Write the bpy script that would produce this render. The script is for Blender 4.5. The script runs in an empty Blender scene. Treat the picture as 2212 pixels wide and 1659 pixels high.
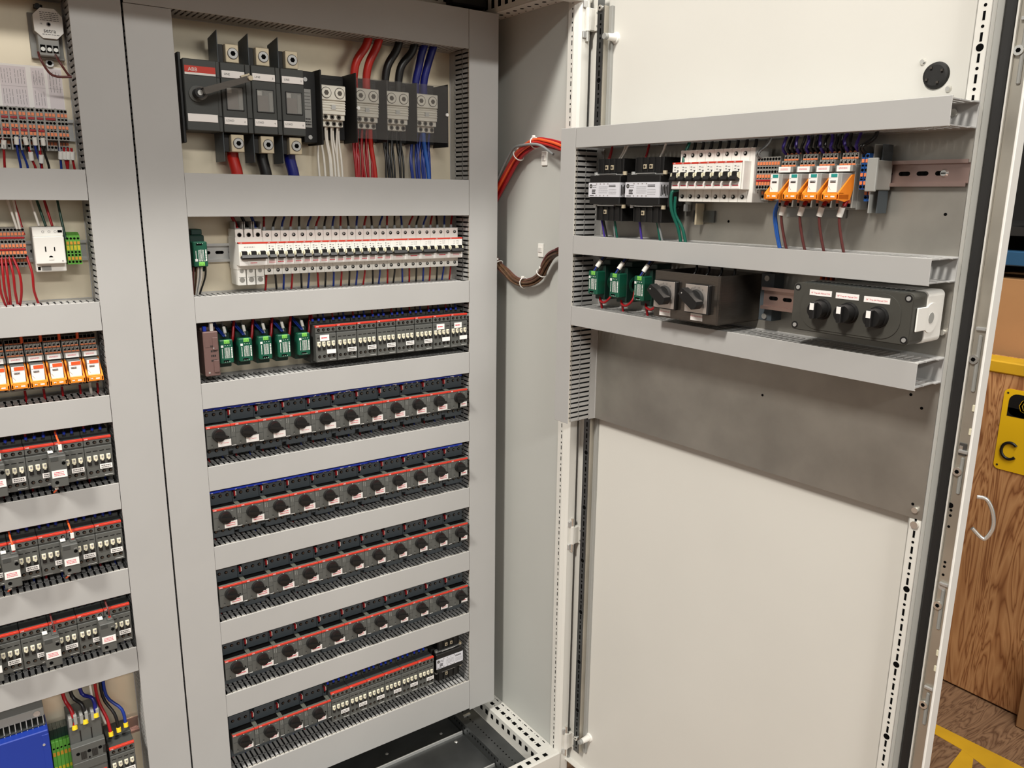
import bpy, bmesh, math, random
from math import sin, cos, pi
from mathutils import Vector, Matrix
random.seed(7)
scene = bpy.context.scene
COL = scene.collection

# ---------------------------------------------------------------- materials
def lin(c):
    c /= 255.0
    return c / 12.92 if c <= 0.04045 else ((c + 0.055) / 1.055) ** 2.4
def rgb(r, g, b): return (lin(r), lin(g), lin(b), 1)
MATS = {}
def mat(name, col, rough=0.5, metal=0.0, noise=0, nscale=30, bump=0, spec=0.5, alpha=1.0, stretch=None, coat=0):
    m = bpy.data.materials.new(name); m.use_nodes = True
    nt = m.node_tree; b = nt.nodes['Principled BSDF']
    b.inputs['Base Color'].default_value = rgb(*col)
    b.inputs['Roughness'].default_value = rough
    b.inputs['Metallic'].default_value = metal
    b.inputs['Specular IOR Level'].default_value = spec
    b.inputs['Alpha'].default_value = alpha
    if coat: b.inputs['Coat Weight'].default_value = coat
    if noise or bump:
        tc = nt.nodes.new('ShaderNodeTexCoord'); mp = nt.nodes.new('ShaderNodeMapping')
        nt.links.new(tc.outputs['Object'], mp.inputs['Vector'])
        if stretch: mp.inputs['Scale'].default_value = stretch
        n = nt.nodes.new('ShaderNodeTexNoise'); n.inputs['Scale'].default_value = nscale
        n.inputs['Detail'].default_value = 5
        nt.links.new(mp.outputs[0], n.inputs['Vector'])
        if noise:
            r = nt.nodes.new('ShaderNodeValToRGB')
            c = rgb(*col)
            r.color_ramp.elements[0].position = 0.3; r.color_ramp.elements[1].position = 0.7
            r.color_ramp.elements[0].color = tuple(max(0, x * (1 - noise)) for x in c[:3]) + (1,)
            r.color_ramp.elements[1].color = tuple(min(1, x * (1 + noise)) for x in c[:3]) + (1,)
            nt.links.new(n.outputs['Fac'], r.inputs['Fac'])
            nt.links.new(r.outputs['Color'], b.inputs['Base Color'])
        if bump:
            bp = nt.nodes.new('ShaderNodeBump'); bp.inputs['Strength'].default_value = bump
            bp.inputs['Distance'].default_value = 0.002
            nt.links.new(n.outputs['Fac'], bp.inputs['Height'])
            nt.links.new(bp.outputs[0], b.inputs['Normal'])
    MATS[name] = m
    return m
mat('duct', (170, 169, 167), .55, noise=.03, nscale=6)
mat('ductlit', (205, 200, 190), .5)  # duct plastic made lighter: overhead light on tips and edges, in the colour
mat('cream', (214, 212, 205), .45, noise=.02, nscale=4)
mat('creamshade', (184, 185, 180), .5, noise=.02, nscale=4)  # the cream paint greyed, the side wall's shade put into the colour
mat('galvpanel', (232, 220, 196), .27, .42, noise=.07, nscale=7, bump=.04)
mat('shadedwires', (15, 15, 18), .6, noise=.6, nscale=260)
mat('silverlabel', (206, 206, 212), .4)
mat('galv', (186, 180, 168), .33, .7, noise=.16, nscale=9, bump=.05)
mat('galvdoor', (164, 160, 152), .40, .75, noise=.14, nscale=11, bump=.05)
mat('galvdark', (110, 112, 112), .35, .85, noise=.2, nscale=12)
mat('zinc', (205, 205, 203), .28, .6)
mat('chrome', (228, 226, 220), .2, .8)
mat('yzinc', (176, 150, 142), .3, .85)
mat('black', (16, 15, 15), .45)
mat('blacksoft', (24, 23, 22), .7)
mat('hole', (3, 3, 3), .9, spec=.1)
mat('dkgrey', (84, 85, 82), .5)
mat('dkgrey2', (62, 64, 62), .55)
mat('dkblue', (66, 73, 78), .5)
mat('olive', (86, 88, 80), .5)
mat('lgrey', (150, 150, 146), .5)
mat('tgrey', (140, 138, 132), .5)
mat('white', (232, 230, 224), .45)
mat('ivory', (228, 222, 196), .45)
mat('paper', (240, 236, 232), .6)
mat('paperlilac', (222, 212, 214), .6)
mat('red', (198, 52, 34), .45)
mat('redtext', (214, 70, 84), .6)
mat('inktext', (50, 48, 48), .6)
mat('greytext', (150, 145, 145), .6)
mat('whitetext', (226, 226, 222), .6)
mat('redwire', (156, 18, 26), .35)
mat('redcable', (178, 34, 24), .3)
mat('blackwire', (20, 19, 19), .35)
mat('bluewire', (22, 48, 128), .35)
mat('bluecable', (20, 26, 110), .3)
mat('ltbluewire', (40, 90, 170), .35)
mat('whitewire', (228, 222, 212), .4)
mat('greenwire', (14, 92, 76), .4)
mat('dkgreenwire', (22, 62, 48), .4)
mat('purplewire', (70, 50, 150), .4)
mat('brownwire', (96, 48, 46), .4)
mat('bronzewire', (82, 58, 38), .4, noise=.4, nscale=120)
mat('orangewire', (224, 88, 40), .4)
mat('greywire', (130, 132, 132), .4)
mat('ferrule', (26, 60, 190), .4)
mat('yellowferrule', (236, 204, 40), .4)
mat('green', (14, 78, 58), .4)
mat('dkgreen', (8, 44, 36), .45)
mat('lime', (120, 190, 84), .4)
mat('pegreen', (96, 168, 62), .45)
mat('peyellow', (206, 190, 40), .45)
mat('orange', (242, 138, 36), .4)
mat('orangeclamp', (228, 130, 82), .45)
mat('orangepe', (214, 150, 46), .45)
mat('teal', (36, 140, 134), .4)
mat('bluterm', (26, 80, 150), .4)
mat('bluebox', (28, 56, 150), .4, noise=.04, nscale=10)
mat('burgundy', (104, 80, 76), .45)
mat('nickel', (212, 198, 170), .32, .45)
mat('alu', (238, 234, 222), .28, .3)
mat('steel', (104, 98, 92), .3, .9, noise=.08, nscale=60, stretch=(1, 1, 12))
mat('plate', (190, 182, 176), .3, .7)
mat('greybox', (66, 65, 60), .4)
mat('rubber', (22, 21, 20), .6)
mat('cardboard', (158, 116, 74), .8, noise=.06, nscale=8)
mat('shadeblack', (20, 17, 14), .8)  # near-black: the far hall's darkness put into shelf and wall colour
mat('rackblue', (30, 72, 104), .5)
mat('signyellow', (244, 194, 20), .45)
mat('goldpaint', (206, 158, 24), .6, noise=.1, nscale=10)
# clear cover
m = mat('clear', (110, 108, 106), .12, alpha=.17, spec=.5)
m = mat('window', (170, 170, 165), .1, alpha=.35, spec=.6)
# plywood and floor: stretched, distorted grain
def woodmat(name, c1, c2, c3, sc, stretch, dist, rough=.6):
    m = bpy.data.materials.new(name); m.use_nodes = True; nt = m.node_tree; b = nt.nodes['Principled BSDF']
    tc = nt.nodes.new('ShaderNodeTexCoord'); mp = nt.nodes.new('ShaderNodeMapping'); mp.inputs['Scale'].default_value = stretch
    nt.links.new(tc.outputs['Object'], mp.inputs['Vector'])
    n = nt.nodes.new('ShaderNodeTexNoise'); n.inputs['Scale'].default_value = sc; n.inputs['Detail'].default_value = 3
    n.inputs['Distortion'].default_value = dist
    nt.links.new(mp.outputs[0], n.inputs['Vector'])
    ma = nt.nodes.new('ShaderNodeMath'); ma.operation = 'MULTIPLY'; ma.inputs[1].default_value = 9
    nt.links.new(n.outputs['Fac'], ma.inputs[0])
    fr = nt.nodes.new('ShaderNodeMath'); fr.operation = 'PINGPONG'; fr.inputs[1].default_value = .5
    nt.links.new(ma.outputs[0], fr.inputs[0])
    r = nt.nodes.new('ShaderNodeValToRGB'); e = r.color_ramp.elements
    e[0].position = .0; e[0].color = rgb(*c1); e[1].position = .5; e[1].color = rgb(*c3)
    k = e.new(.16); k.color = rgb(*c2)
    nt.links.new(fr.outputs[0], r.inputs['Fac'])
    n2 = nt.nodes.new('ShaderNodeTexNoise'); n2.inputs['Scale'].default_value = 3; n2.inputs['Detail'].default_value = 4
    nt.links.new(tc.outputs['Object'], n2.inputs['Vector'])
    mx = nt.nodes.new('ShaderNodeMix'); mx.data_type = 'RGBA'; mx.blend_type = 'MULTIPLY'; mx.inputs[0].default_value = .35
    nt.links.new(r.outputs['Color'], mx.inputs[6]); nt.links.new(n2.outputs['Fac'], mx.inputs[7])
    nt.links.new(mx.outputs[2], b.inputs['Base Color'])
    b.inputs['Roughness'].default_value = rough
    MATS[name] = m
woodmat('plywood', (150, 94, 54), (196, 138, 88), (222, 166, 112), 2.2, (1, 7, .8), 1.2)
woodmat('floorwood', (96, 66, 44), (128, 96, 70), (150, 116, 86), 3.0, (1.4, 10, 1), 1.0)

# ---------------------------------------------------------------- mesh builder
_glyph = {}
def textgeo(s, size, align):
    key = (s, size, align)
    if key in _glyph: return _glyph[key]
    cu = bpy.data.curves.new('t', 'FONT'); cu.body = s; cu.size = size; cu.align_x = align; cu.align_y = 'CENTER'
    cu.resolution_u = 2
    ob = bpy.data.objects.new('t', cu); COL.objects.link(ob)
    bpy.context.view_layer.update()
    me = bpy.data.meshes.new_from_object(ob.evaluated_get(bpy.context.evaluated_depsgraph_get()))
    res = ([v.co.copy() for v in me.vertices], [tuple(p.vertices) for p in me.polygons])
    bpy.data.objects.remove(ob); bpy.data.curves.remove(cu); bpy.data.meshes.remove(me)
    _glyph[key] = res
    return res

class MB:
    def __init__(s): s.v = []; s.f = []; s.m = []; s.sm = []; s.mats = []; s.loose = []
    def mi(s, m):
        if m not in s.mats: s.mats.append(m)
        return s.mats.index(m)
    def add(s, vs, fs, m, smooth=False, flat=False):
        o = len(s.v); s.v += [tuple(p) for p in vs]; k = s.mi(m)
        for f in fs:
            s.f.append(tuple(i + o for i in f)); s.m.append(k); s.sm.append(smooth); s.loose.append(flat)
        return s
    def box(s, x0, x1, y0, y1, z0, z1, m, b=0):
        if x0 > x1: x0, x1 = x1, x0
        if y0 > y1: y0, y1 = y1, y0
        if z0 > z1: z0, z1 = z1, z0
        if b <= 0:
            v = [(x, y, z) for x in (x0, x1) for y in (y0, y1) for z in (z0, z1)]
            return s.add(v, [(0, 1, 3, 2), (4, 6, 7, 5), (0, 4, 5, 1), (2, 3, 7, 6), (0, 2, 6, 4), (1, 5, 7, 3)], m)
        b = min(b, (x1 - x0) * .45, (y1 - y0) * .45, (z1 - z0) * .45)
        v = []; idx = {}
        for i, x in enumerate((x0, x1)):
            for j, y in enumerate((y0, y1)):
                for k, z in enumerate((z0, z1)):
                    sx, sy, sz = (1 - 2 * i) * b, (1 - 2 * j) * b, (1 - 2 * k) * b
                    for a in range(3):
                        idx[(i, j, k, a)] = len(v)
                        v.append((x + (0 if a == 0 else sx), y + (0 if a == 1 else sy), z + (0 if a == 2 else sz)))
        F = []
        for a in range(3):
            o1, o2 = [q for q in range(3) if q != a]
            for side in (0, 1):
                ring = []
                for p, q in ((0, 0), (1, 0), (1, 1), (0, 1)):
                    c = [0, 0, 0]; c[a] = side; c[o1] = p; c[o2] = q
                    ring.append(idx[(c[0], c[1], c[2], a)])
                F.append(tuple(ring if (side == 1) == (a != 1) else ring[::-1]))
        for a in range(3):
            o1, o2 = [q for q in range(3) if q != a]
            for p in (0, 1):
                for q in (0, 1):
                    c0 = [0, 0, 0]; c1 = [0, 0, 0]; c0[a] = 0; c1[a] = 1
                    for c in (c0, c1): c[o1] = p; c[o2] = q
                    F.append((idx[(*c0, o1)], idx[(*c1, o1)], idx[(*c1, o2)], idx[(*c0, o2)]))
        for i in (0, 1):
            for j in (0, 1):
                for k in (0, 1):
                    F.append((idx[(i, j, k, 0)], idx[(i, j, k, 1)], idx[(i, j, k, 2)]))
        return s.add(v, F, m)
    def prism(s, pts, a, b, m, axis='y'):
        n = len(pts)
        def P(p, t):
            if axis == 'y': return (p[0], t, p[1])
            if axis == 'x': return (t, p[0], p[1])
            return (p[0], p[1], t)
        v = [P(p, a) for p in pts] + [P(p, b) for p in pts]
        F = [tuple(range(n)), tuple(range(2 * n - 1, n - 1, -1))] + [(i, (i + 1) % n, n + (i + 1) % n, n + i) for i in range(n)]
        return s.add(v, F, m)
    def cyl(s, c, r, h, m, axis='y', n=14, r2=None, capm=None):
        # from c, length h along the axis (signed)
        r2 = r if r2 is None else r2
        def P(a, rr, t):
            u, w = rr * cos(a), rr * sin(a)
            if axis == 'y': return (c[0] + u, c[1] + t, c[2] + w)
            if axis == 'x': return (c[0] + t, c[1] + u, c[2] + w)
            return (c[0] + u, c[1] + w, c[2] + t)
        v = [P(2 * pi * i / n, r, 0) for i in range(n)] + [P(2 * pi * i / n, r2, h) for i in range(n)]
        s.add(v, [(i, (i + 1) % n, n + (i + 1) % n, n + i) for i in range(n)], m, smooth=True)
        s.add(v, [tuple(range(n)), tuple(range(n, 2 * n))], capm or m)
        return s
    def disc(s, x, y, z, r, m, n=10, t=.0004):
        return s.cyl((x, y, z), r, -t, m, n=n)
    def quad(s, x0, x1, y, z0, z1, m, t=.0003):
        return s.box(x0, x1, y - t, y, z0, z1, m)
    def tube(s, pts, r, m, n=7):
        pts = [Vector(p) for p in pts]
        rings = []; up = Vector((0.13, 0.37, 0.92)).normalized()
        for i, p in enumerate(pts):
            d = (pts[min(i + 1, len(pts) - 1)] - pts[max(i - 1, 0)])
            if d.length < 1e-9: d = Vector((0, 0, 1))
            d.normalize()
            a = d.cross(up)
            if a.length < .05: a = d.cross(Vector((1, 0, 0)))
            a.normalize(); b = d.cross(a)
            rings.append([p + a * r * cos(2 * pi * k / n) + b * r * sin(2 * pi * k / n) for k in range(n)])
        v = [q for ring in rings for q in ring]; F = []
        for i in range(len(rings) - 1):
            for k in range(n):
                F.append((i * n + k, i * n + (k + 1) % n, (i + 1) * n + (k + 1) % n, (i + 1) * n + k))
        s.add(v, F, m, smooth=True)
        L = (len(rings) - 1) * n
        s.add(v, [tuple(range(n)), tuple(range(L, L + n))], m)
        return s
    def text(s, st, x, y, z, size, m, align='CENTER', rot=0, axis='y'):
        vs, fs = textgeo(st, size, align)
        c, n_ = cos(rot), sin(rot)
        if axis == 'y': v = [(x + p.x * c - p.y * n_, y, z + p.x * n_ + p.y * c) for p in vs]
        else: v = [(x, y + p.x * c - p.y * n_, z + p.x * n_ + p.y * c) for p in vs]
        return s.add(v, fs, m, flat=True)
    def dashes(s, x0, x1, y, z0, z1, m, rows=2, w=.0016, gap=.0007, h=.45, rng=None, vertical=False):
        rng = rng or random
        if vertical:
            cw = (x1 - x0) / rows
            for r in range(rows):
                z = z0
                while z < z1 - w * .5:
                    q = w * rng.uniform(.5, 1.8); xx = x0 + (r + .5) * cw
                    s.quad(xx - cw * h / 2, xx + cw * h / 2, y, z, min(z + q, z1), m); z += q + gap
            return s
        ch = (z1 - z0) / rows
        for r in range(rows):
            x = x0; zz = z1 - (r + .5) * ch
            while x < x1 - w * .4:
                q = w * rng.uniform(.5, 1.8)
                s.quad(x, min(x + q, x1), y, zz - ch * h / 2, zz + ch * h / 2, m); x += q + gap
        return s
    def mesh(s, name):
        me = bpy.data.meshes.new(name); me.from_pydata(s.v, [], s.f)
        for k in s.mats: me.materials.append(MATS[k])
        me.polygons.foreach_set('material_index', s.m)
        me.polygons.foreach_set('use_smooth', s.sm)
        me.update()
        bm = bmesh.new(); bm.from_mesh(me); bm.faces.ensure_lookup_table()
        bmesh.ops.recalc_face_normals(bm, faces=[f for f in bm.faces if not s.loose[f.index]])
        bm.to_mesh(me); bm.free()
        return me

# ---------------------------------------------------------------- objects
def put(name, me, parent=None, loc=(0, 0, 0), rot=0, label=None, cat=None, group=None, kind=None):
    o = bpy.data.objects.new(name, me); COL.objects.link(o)
    o.location = loc; o.rotation_euler = (0, 0, rot)
    if parent: o.parent = parent
    if label: o['label'] = label
    if cat: o['category'] = cat
    if group: o['group'] = group
    if kind: o['kind'] = kind
    return o
def thing(name, label, cat, parts, loc=(0, 0, 0), rot=0, group=None):
    """parts: list of (name, MB or mesh, sub-part list, label)"""
    t = put(name, None, None, loc, rot, label, cat, group)
    t.empty_display_size = .01
    def rec(parent, ps):
        for p in ps:
            me = p[1] if not isinstance(p[1], MB) else p[1].mesh(p[0])
            o = put(p[0], me, parent, label=p[3] if len(p) > 3 else None)
            if len(p) > 2 and p[2]: rec(o, p[2])
    rec(t, parts)
    return t
def baked(parts):
    """turn MBs into meshes once so that every copy shares them"""
    return [(p[0], p[1].mesh(p[0]) if isinstance(p[1], MB) else p[1], baked(p[2]) if len(p) > 2 and p[2] else [], p[3] if len(p) > 3 else None) for p in parts]
def single(name, mb, label, cat, loc=(0, 0, 0), rot=0, group=None):
    return put(name, mb.mesh(name), None, loc, rot, label, cat, group)
ORD = ['first', 'second', 'third', 'fourth', 'fifth', 'sixth', 'seventh', 'eighth', 'ninth', 'tenth', 'eleventh', 'twelfth',
       'thirteenth', 'fourteenth', 'fifteenth', 'sixteenth', 'seventeenth', 'eighteenth', 'nineteenth', 'twentieth']
def nth(i): return ORD[i] if i < 20 else 'twenty-' + ORD[i - 20]
def nthof(i, n, side='left'):
    o = 'right' if side == 'left' else 'left'
    if i == 0: return side + 'most'
    if i == n - 1: return o + 'most'
    return nth(i) + ' from the ' + side if i <= n / 2 else nth(n - 1 - i) + ' from the ' + o

# ---------------------------------------------------------------- the two mounting frames
# main panel: cover fronts on y = 0, mounting plate at PLM; door: cover fronts through P0, s runs away from the hinge
PLM = .081
TH = -1.5275328584395207
P0 = Vector((.05199484, -.29251568, 0)); TD = Vector((cos(TH), sin(TH), 0)); ND = Vector((-sin(TH), cos(TH), 0))
PLD = .078
def DW(s_, dep, z): return P0 + TD * s_ + ND * dep + Vector((0, 0, z))
def MW(x, y, z): return Vector((x, y, z))

def smooth(pts, sub=5):
    P = [Vector(p) for p in pts]
    if len(P) < 3: return P
    out = []
    for i in range(len(P) - 1):
        a = P[max(i - 1, 0)]; b = P[i]; c = P[i + 1]; d = P[min(i + 2, len(P) - 1)]
        for k in range(sub):
            t = k / sub
            out.append(.5 * ((2 * b) + (c - a) * t + (2 * a - 5 * b + 4 * c - d) * t * t + (3 * b - a - 3 * c + d) * t ** 3))
    out.append(P[-1])
    return out
def wire(pts, r, m, label, group=None, name='wire', cat='wire', parts=None, fr=MW, n=7, sub=5):
    w = [fr(*p) for p in pts]
    mb = MB().tube(smooth(w, sub), r, m, n)
    o = single(name, mb, label, cat, group=group)
    return o
# ================================================================ wiring ducts
def duct_meshes(L, H, dep, vertical=False, open_end=False, a0cut=None):
    ch = MB(); cv = MB()
    def B(mb, a0, a1, y0, y1, c0, c1, m, b=0):
        if vertical: mb.box(c0, c1, y0, y1, a0, a1, m, b)
        else: mb.box(a0, a1, y0, y1, c0, c1, m, b)
    t = .0016
    B(ch, 0, L, dep - t, dep, .0004, H - .0004, 'duct')
    n = int(L / .010)
    off = (L - n * .010) / 2
    for side in (0, 1):
        c0 = .0016 if side == 0 else H - .0016 - t
        c1 = c0 + t
        B(ch, 0, L, .060, dep - t, c0, c1, 'duct')
        for i in range(n):
            a = off + i * .010
            B(ch, a + .0019, a + .0081, .0075, .0610, c0, c1, 'duct')
            B(ch, a + .0017, a + .0083, .0012, .0085, c0, c1, 'ductlit')
            B(ch, a + .0009, a + .0091, .0075, .0090, c0, c1, 'ductlit')
            B(ch, a + .0009, a + .0091, .0300, .0320, c0, c1, 'duct')
    # cover: thin U that clips over the fingers
    B(cv, 0, L, 0, .0015, 0, H, 'duct', .0005)
    B(cv, 0, L, .0012, .0026, 0, .0014, 'ductlit')
    B(cv, 0, L, .0012, .0026, H - .0014, H, 'ductlit')
    if not open_end: B(ch, .004, L - .004, .010, dep - .003, .0060, H - .0060, 'shadedwires')  # one dark block for the packed wires, duct's inner shade in its colour
    return ch, cv
def duct(frame, a, c, L, H, label, vertical=False, rot=0, dep=None, ztop=None):
    """a = start along, c = start across, in the frame's own (x, z)"""
    dep = dep or (PLM if frame is MW else PLD)
    ch, cv = duct_meshes(L, H, dep, vertical, frame is DW and not vertical)
    loc = frame(c, 0, a) if vertical else frame(a, 0, c)
    return thing('wiring_duct', label, 'wiring duct', [('channel', ch), ('cover', cv)], loc, rot)

XL, XG, XLL = -.5903, -.6655, -.7438     # inner edge, gap between the two bays, left bay's inner edge
HD = [('the tall top wiring duct', .5817, .0774), ('', .2407, .0753), ('', .0503, .0482), ('', -.1119, .0487), ('', -.2750, .0487),
      ('', -.4385, .0485), ('', -.6015, .0490), ('', -.7665, .0500), ('', -.9827, .0787)]
HL = ['grey wiring duct across the very top, above the large disconnect switch',
      'wide grey wiring duct under the large disconnect switch',
      'grey wiring duct under the long row of white circuit breakers',
      'grey wiring duct under the green modules and contactors in the middle bay',
      'grey wiring duct under the uppermost row of eleven rotary motor starters',
      'grey wiring duct under the second row of eleven rotary motor starters',
      'grey wiring duct under the third row of eleven rotary motor starters',
      'grey wiring duct under the fourth row of eleven rotary motor starters',
      'tall grey wiring duct at the bottom, above the steel cabinet floor']
for (nm, z, h), lb in zip(HD, HL):
    x0 = XG + .002 if z > .5 else XL + .0006
    duct(MW, x0, z, -.0006 - x0, h, lb)
duct(MW, -.9877, .0003, 1.6465, .0745, 'tall vertical grey wiring duct beside the right side panel', vertical=True)
duct(MW, -1.02, XG + .0012, 1.6009, -.0009 - (XG - XL), 'vertical grey wiring duct right of the dark gap between bays', vertical=True)
duct(MW, -1.02, XLL + .0002, 1.640, XG - XLL - .0022, 'vertical grey wiring duct left of the dark gap between bays', vertical=True)
LD = [(.5817, .0774, 'grey wiring duct at the top of the left bay, above the pressure transmitter'),
      (.2680, .0490, 'grey wiring duct above the power outlet in the left bay'),
      (.0508, .0492, 'grey wiring duct under the power outlet in the left bay'),
      (-.1121, .0487, 'grey wiring duct under the orange relays in the left bay'),
      (-.2751, .0497, 'grey wiring duct under the uppermost contactor row of the left bay'),
      (-.4416, .0500, 'grey wiring duct under the middle contactor row of the left bay'),
      (-.6020, .0495, 'grey wiring duct above the blue power box in the left bay')]
for z, h, lb in LD:
    duct(MW, -1.10, z, XLL - .0006 + 1.10, h, lb)
# door ducts
duct(DW, .0006, .3733, .6843, .0365, 'upper grey wiring duct on the open door, its right end open', rot=TH)
duct(DW, .0006, .1745, .6843, .0357, 'middle grey wiring duct on the open door, under the breakers and relays', rot=TH)
duct(DW, .0006, .0341, .6838, .0384, 'lower grey wiring duct on the open door, under the rotary selectors', rot=TH)
duct(DW, -.1712, -.0418, .5815, .0415, 'vertical grey wiring duct on the hinge side of the open door', vertical=True, rot=TH)

# ================================================================ DIN rails
def rail_mb(L, m='zinc', pl=.0075):
    mb = MB()
    mb.box(0, L, -.0012, 0, -.0125, .0125, m)
    for sg in (1, -1):
        mb.box(0, L, -pl, 0, sg * .0125, sg * .0137, m)
        mb.box(0, L, -pl - .0012, -pl, sg * .0125, sg * .0175, m)
    x = .010
    while x < L - .02:
        mb.box(x + .003, x + .013, -.0016, -.0012, -.0030, .0030, 'hole')
        mb.cyl((x + .003, -.0012, 0), .0030, -.0004, 'hole', n=10); mb.cyl((x + .013, -.0012, 0), .0030, -.0004, 'hole', n=10)
        x += .025
    return mb
def rail(x0, x1, z, label, frame=MW, rot=0, m='zinc', screws=()):
    pl = PLM if frame is MW else PLD
    parts = [('rail', rail_mb(x1 - x0, m))]
    for sx in screws:
        parts.append(('screw', MB().cyl((sx, -.0012, 0), .0058, -.003, 'chrome', r2=.004).box(sx - .003, sx + .003, -.0046, -.0042, -.0006, .0006, 'hole')))
    thing('din_rail', label, 'DIN rail', parts, frame(x0, pl - .0002, z), rot)
rail(-.585, -.004, .1715, 'steel mounting rail showing beside the green module and white breakers')
rail(-.585, -.004, -.0105, 'mounting rail behind the green modules and contactors of the middle bay')
for k, (z, nm) in enumerate([(-.168, 'uppermost'), (-.334, 'second'), (-.497, 'third'), (-.660, 'fourth')]):
    rail(-.585, -.004, z, 'mounting rail behind the %s row of rotary motor starters' % nm)
rail(-.585, -.004, -.833, 'mounting rail behind the bottom row of the middle bay')
rail(-1.09, -.7445, .382, 'mounting rail at the end of the upper terminal block row, left bay')
rail(-1.09, -.7445, .183, 'steel mounting rail on both sides of the white power outlet')
rail(-1.09, -.7445, -.002, 'mounting rail behind the orange relays of the left bay')
for z, nm in [(-.170, 'uppermost'), (-.332, 'middle'), (-.495, 'lowest')]:
    rail(-1.09, -.7445, z, 'mounting rail behind the %s contactor row of the left bay' % nm)
rail(-1.09, -.7445, -.760, 'yellowish mounting rail stub right of the lower left contactor', m='yzinc')
rail(.03, .684, .319, 'pinkish zinc mounting rail reaching right beyond the grey end clamp', DW, TH, 'yzinc', screws=(.622,))
rail(.02, .25, .122, 'mounting rail behind the three green modules on the door', DW, TH)
thing('din_rail', 'short raised zinc rail on dark brackets behind the three-knob grey box', 'DIN rail',
      [('rail', rail_mb(.22, 'yzinc')),
       ('bracket', MB().box(-.012, .012, .006, .007, -.038, .038, 'dkblue', .0004).box(-.012, -.011, .007, .0345, -.038, .038, 'dkblue').box(.011, .012, .007, .0345, -.038, .038, 'dkblue')
        .cyl((0, .006, .030), .0045, -.003, 'chrome').cyl((0, .006, -.031), .0045, -.003, 'chrome'))],
      DW(.410, .045, .129), TH)

# ================================================================ manual motor starters (rotary)
def starter_parts(first_style):
    hs = MB()
    # lower carrier, upper and lower screw blocks, raised front
    hs.box(.0002, .0448, -.058, -.008, -.0475, .0490, 'dkblue', .0008)
    hs.box(.0002, .0448, -.072, -.058, -.0245, .0216, 'dkgrey2', .0008)
    hs.box(.0004, .0446, -.0815, -.0765, .0200, .0222, 'olive', .0004)
    hs.box(.0004, .0446, -.0765, -.060, .0200, .0219, 'hole')
    hs.box(.0002, .0448, -.083, -.072, -.0228, .0206, 'dkgrey', .0006)
    hs.box(.0002, .0448, -.0838, -.0725, .0172, .0212, 'red', .0004)
    hs.text('ABB', .0035, -.0842, .0192, .0034, 'whitetext')
    hs.box(.0010, .0200, -.0833, -.0829, .0028, .0034, 'dkgrey2'); hs.box(.030, .0448, -.0833, -.0829, -.0052, -.0047, 'dkgrey2')
    hs.disc(.0400, -.083, -.0036, .0013, 'hole'); hs.disc(.0085, -.083, -.0155, .0016, 'dkgrey2'); hs.disc(.0085, -.0834, -.0185, .0007, 'lgrey')
    hs.box(.0215, .0235, -.0833, -.0829, .0145, .0160, 'whitetext'); hs.box(.034, .038, -.0833, -.0829, .0125, .0131, 'lgrey')
    hs.box(.0205, .0245, -.0830, -.072, -.0225, .0150, 'dkgrey')
    parts = [('housing', hs)]
    for z in (.0375, -.0350):
        for x in (.0085, .0220, .0355):
            sc = MB().cyl((x, -.0575, z), .0034, -.0008, 'hole', n=12).cyl((x + .0006, -.0583, z), .0021, -.0004, 'steel', n=10)
            parts.append(('terminal_screw', sc))
    kn = MB()
    kn.cyl((.0215, -.083, .0030), .0122, -.0060, 'blacksoft', n=24, r2=.0118)
    kn.cyl((.0215, -.089, .0030), .0112, -.0070, 'black', n=24, r2=.0104)
    a = -.22
    pts = [(-.0118, -.0026), (.0122, -.0030), (.0142, 0), (.0122, .0030), (-.0118, .0026)]
    kn.prism([(.0215 + p[0] * cos(a) - p[1] * sin(a), .0030 + p[0] * sin(a) + p[1] * cos(a)) for p in pts], -.096, -.0985, 'black')
    parts.append(('rotary_knob', kn))
    ax = MB()
    ax.box(.0452, .0538, -.083, -.008, -.0228, .0206, 'dkgrey', .0005)
    ax.box(.0452, .0538, -.0838, -.0725, .0172, .0212, 'red', .0004)
    ax.box(.0452, .0538, -.058, -.008, -.0400, .0400, 'dkblue', .0006)
    ax.box(.0452, .0538, -.0815, -.0620, .0200, .0224, 'olive', .0004)
    ax.disc(.0495, -.058, .0285, .0024, 'hole'); ax.box(.0468, .0522, -.062, -.058, .0335, .0345, 'dkgrey2')
    ax.box(.0472, .0500, -.064, -.057, .0340, .0440, 'redwire'); ax.box(.0500, .0518, -.063, -.057, .0345, .0430, 'whitewire')
    ax.dashes(.0466, .0490, -.0831, .0055, .0145, 'lgrey', rows=1, w=.0012, vertical=True, rng=random.Random(3))
    ax.dashes(.0505, .0530, -.0831, .0045, .0150, 'lgrey', rows=1, w=.0012, vertical=True, rng=random.Random(4))
    ax.box(.0452, .0538, -.0834, -.083, -.0222, -.0212, 'whitetext')
    ax.box(.0440, .0538, -.0833, -.083, -.0052, -.0047, 'dkgrey2')
    return parts, ax
def sticker(x0, x1, z0, z1, y, txt=None, size=.0026, rows=2, seed=1, m='redtext'):
    mb = MB().box(x0, x1, y - .0006, y, z0, z1, 'paper')
    if txt:
        lines = txt.split('\n'); n = len(lines)
        for i, l in enumerate(lines):
            mb.text(l, (x0 + x1) / 2, y - .0008, z1 - (z1 - z0) * (i + .6) / (n + .2), size, m)
    else:
        mb.dashes(x0 + .003, x1 - .004, y - .0006, z0 + .0028, z1 - .0022, m, rows=rows, w=.0015, gap=.0005, h=.34, rng=random.Random(seed))
    return mb
sp, aux = starter_parts(0)
sp = baked(sp); auxm = aux.mesh('auxiliary_contact')
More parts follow.
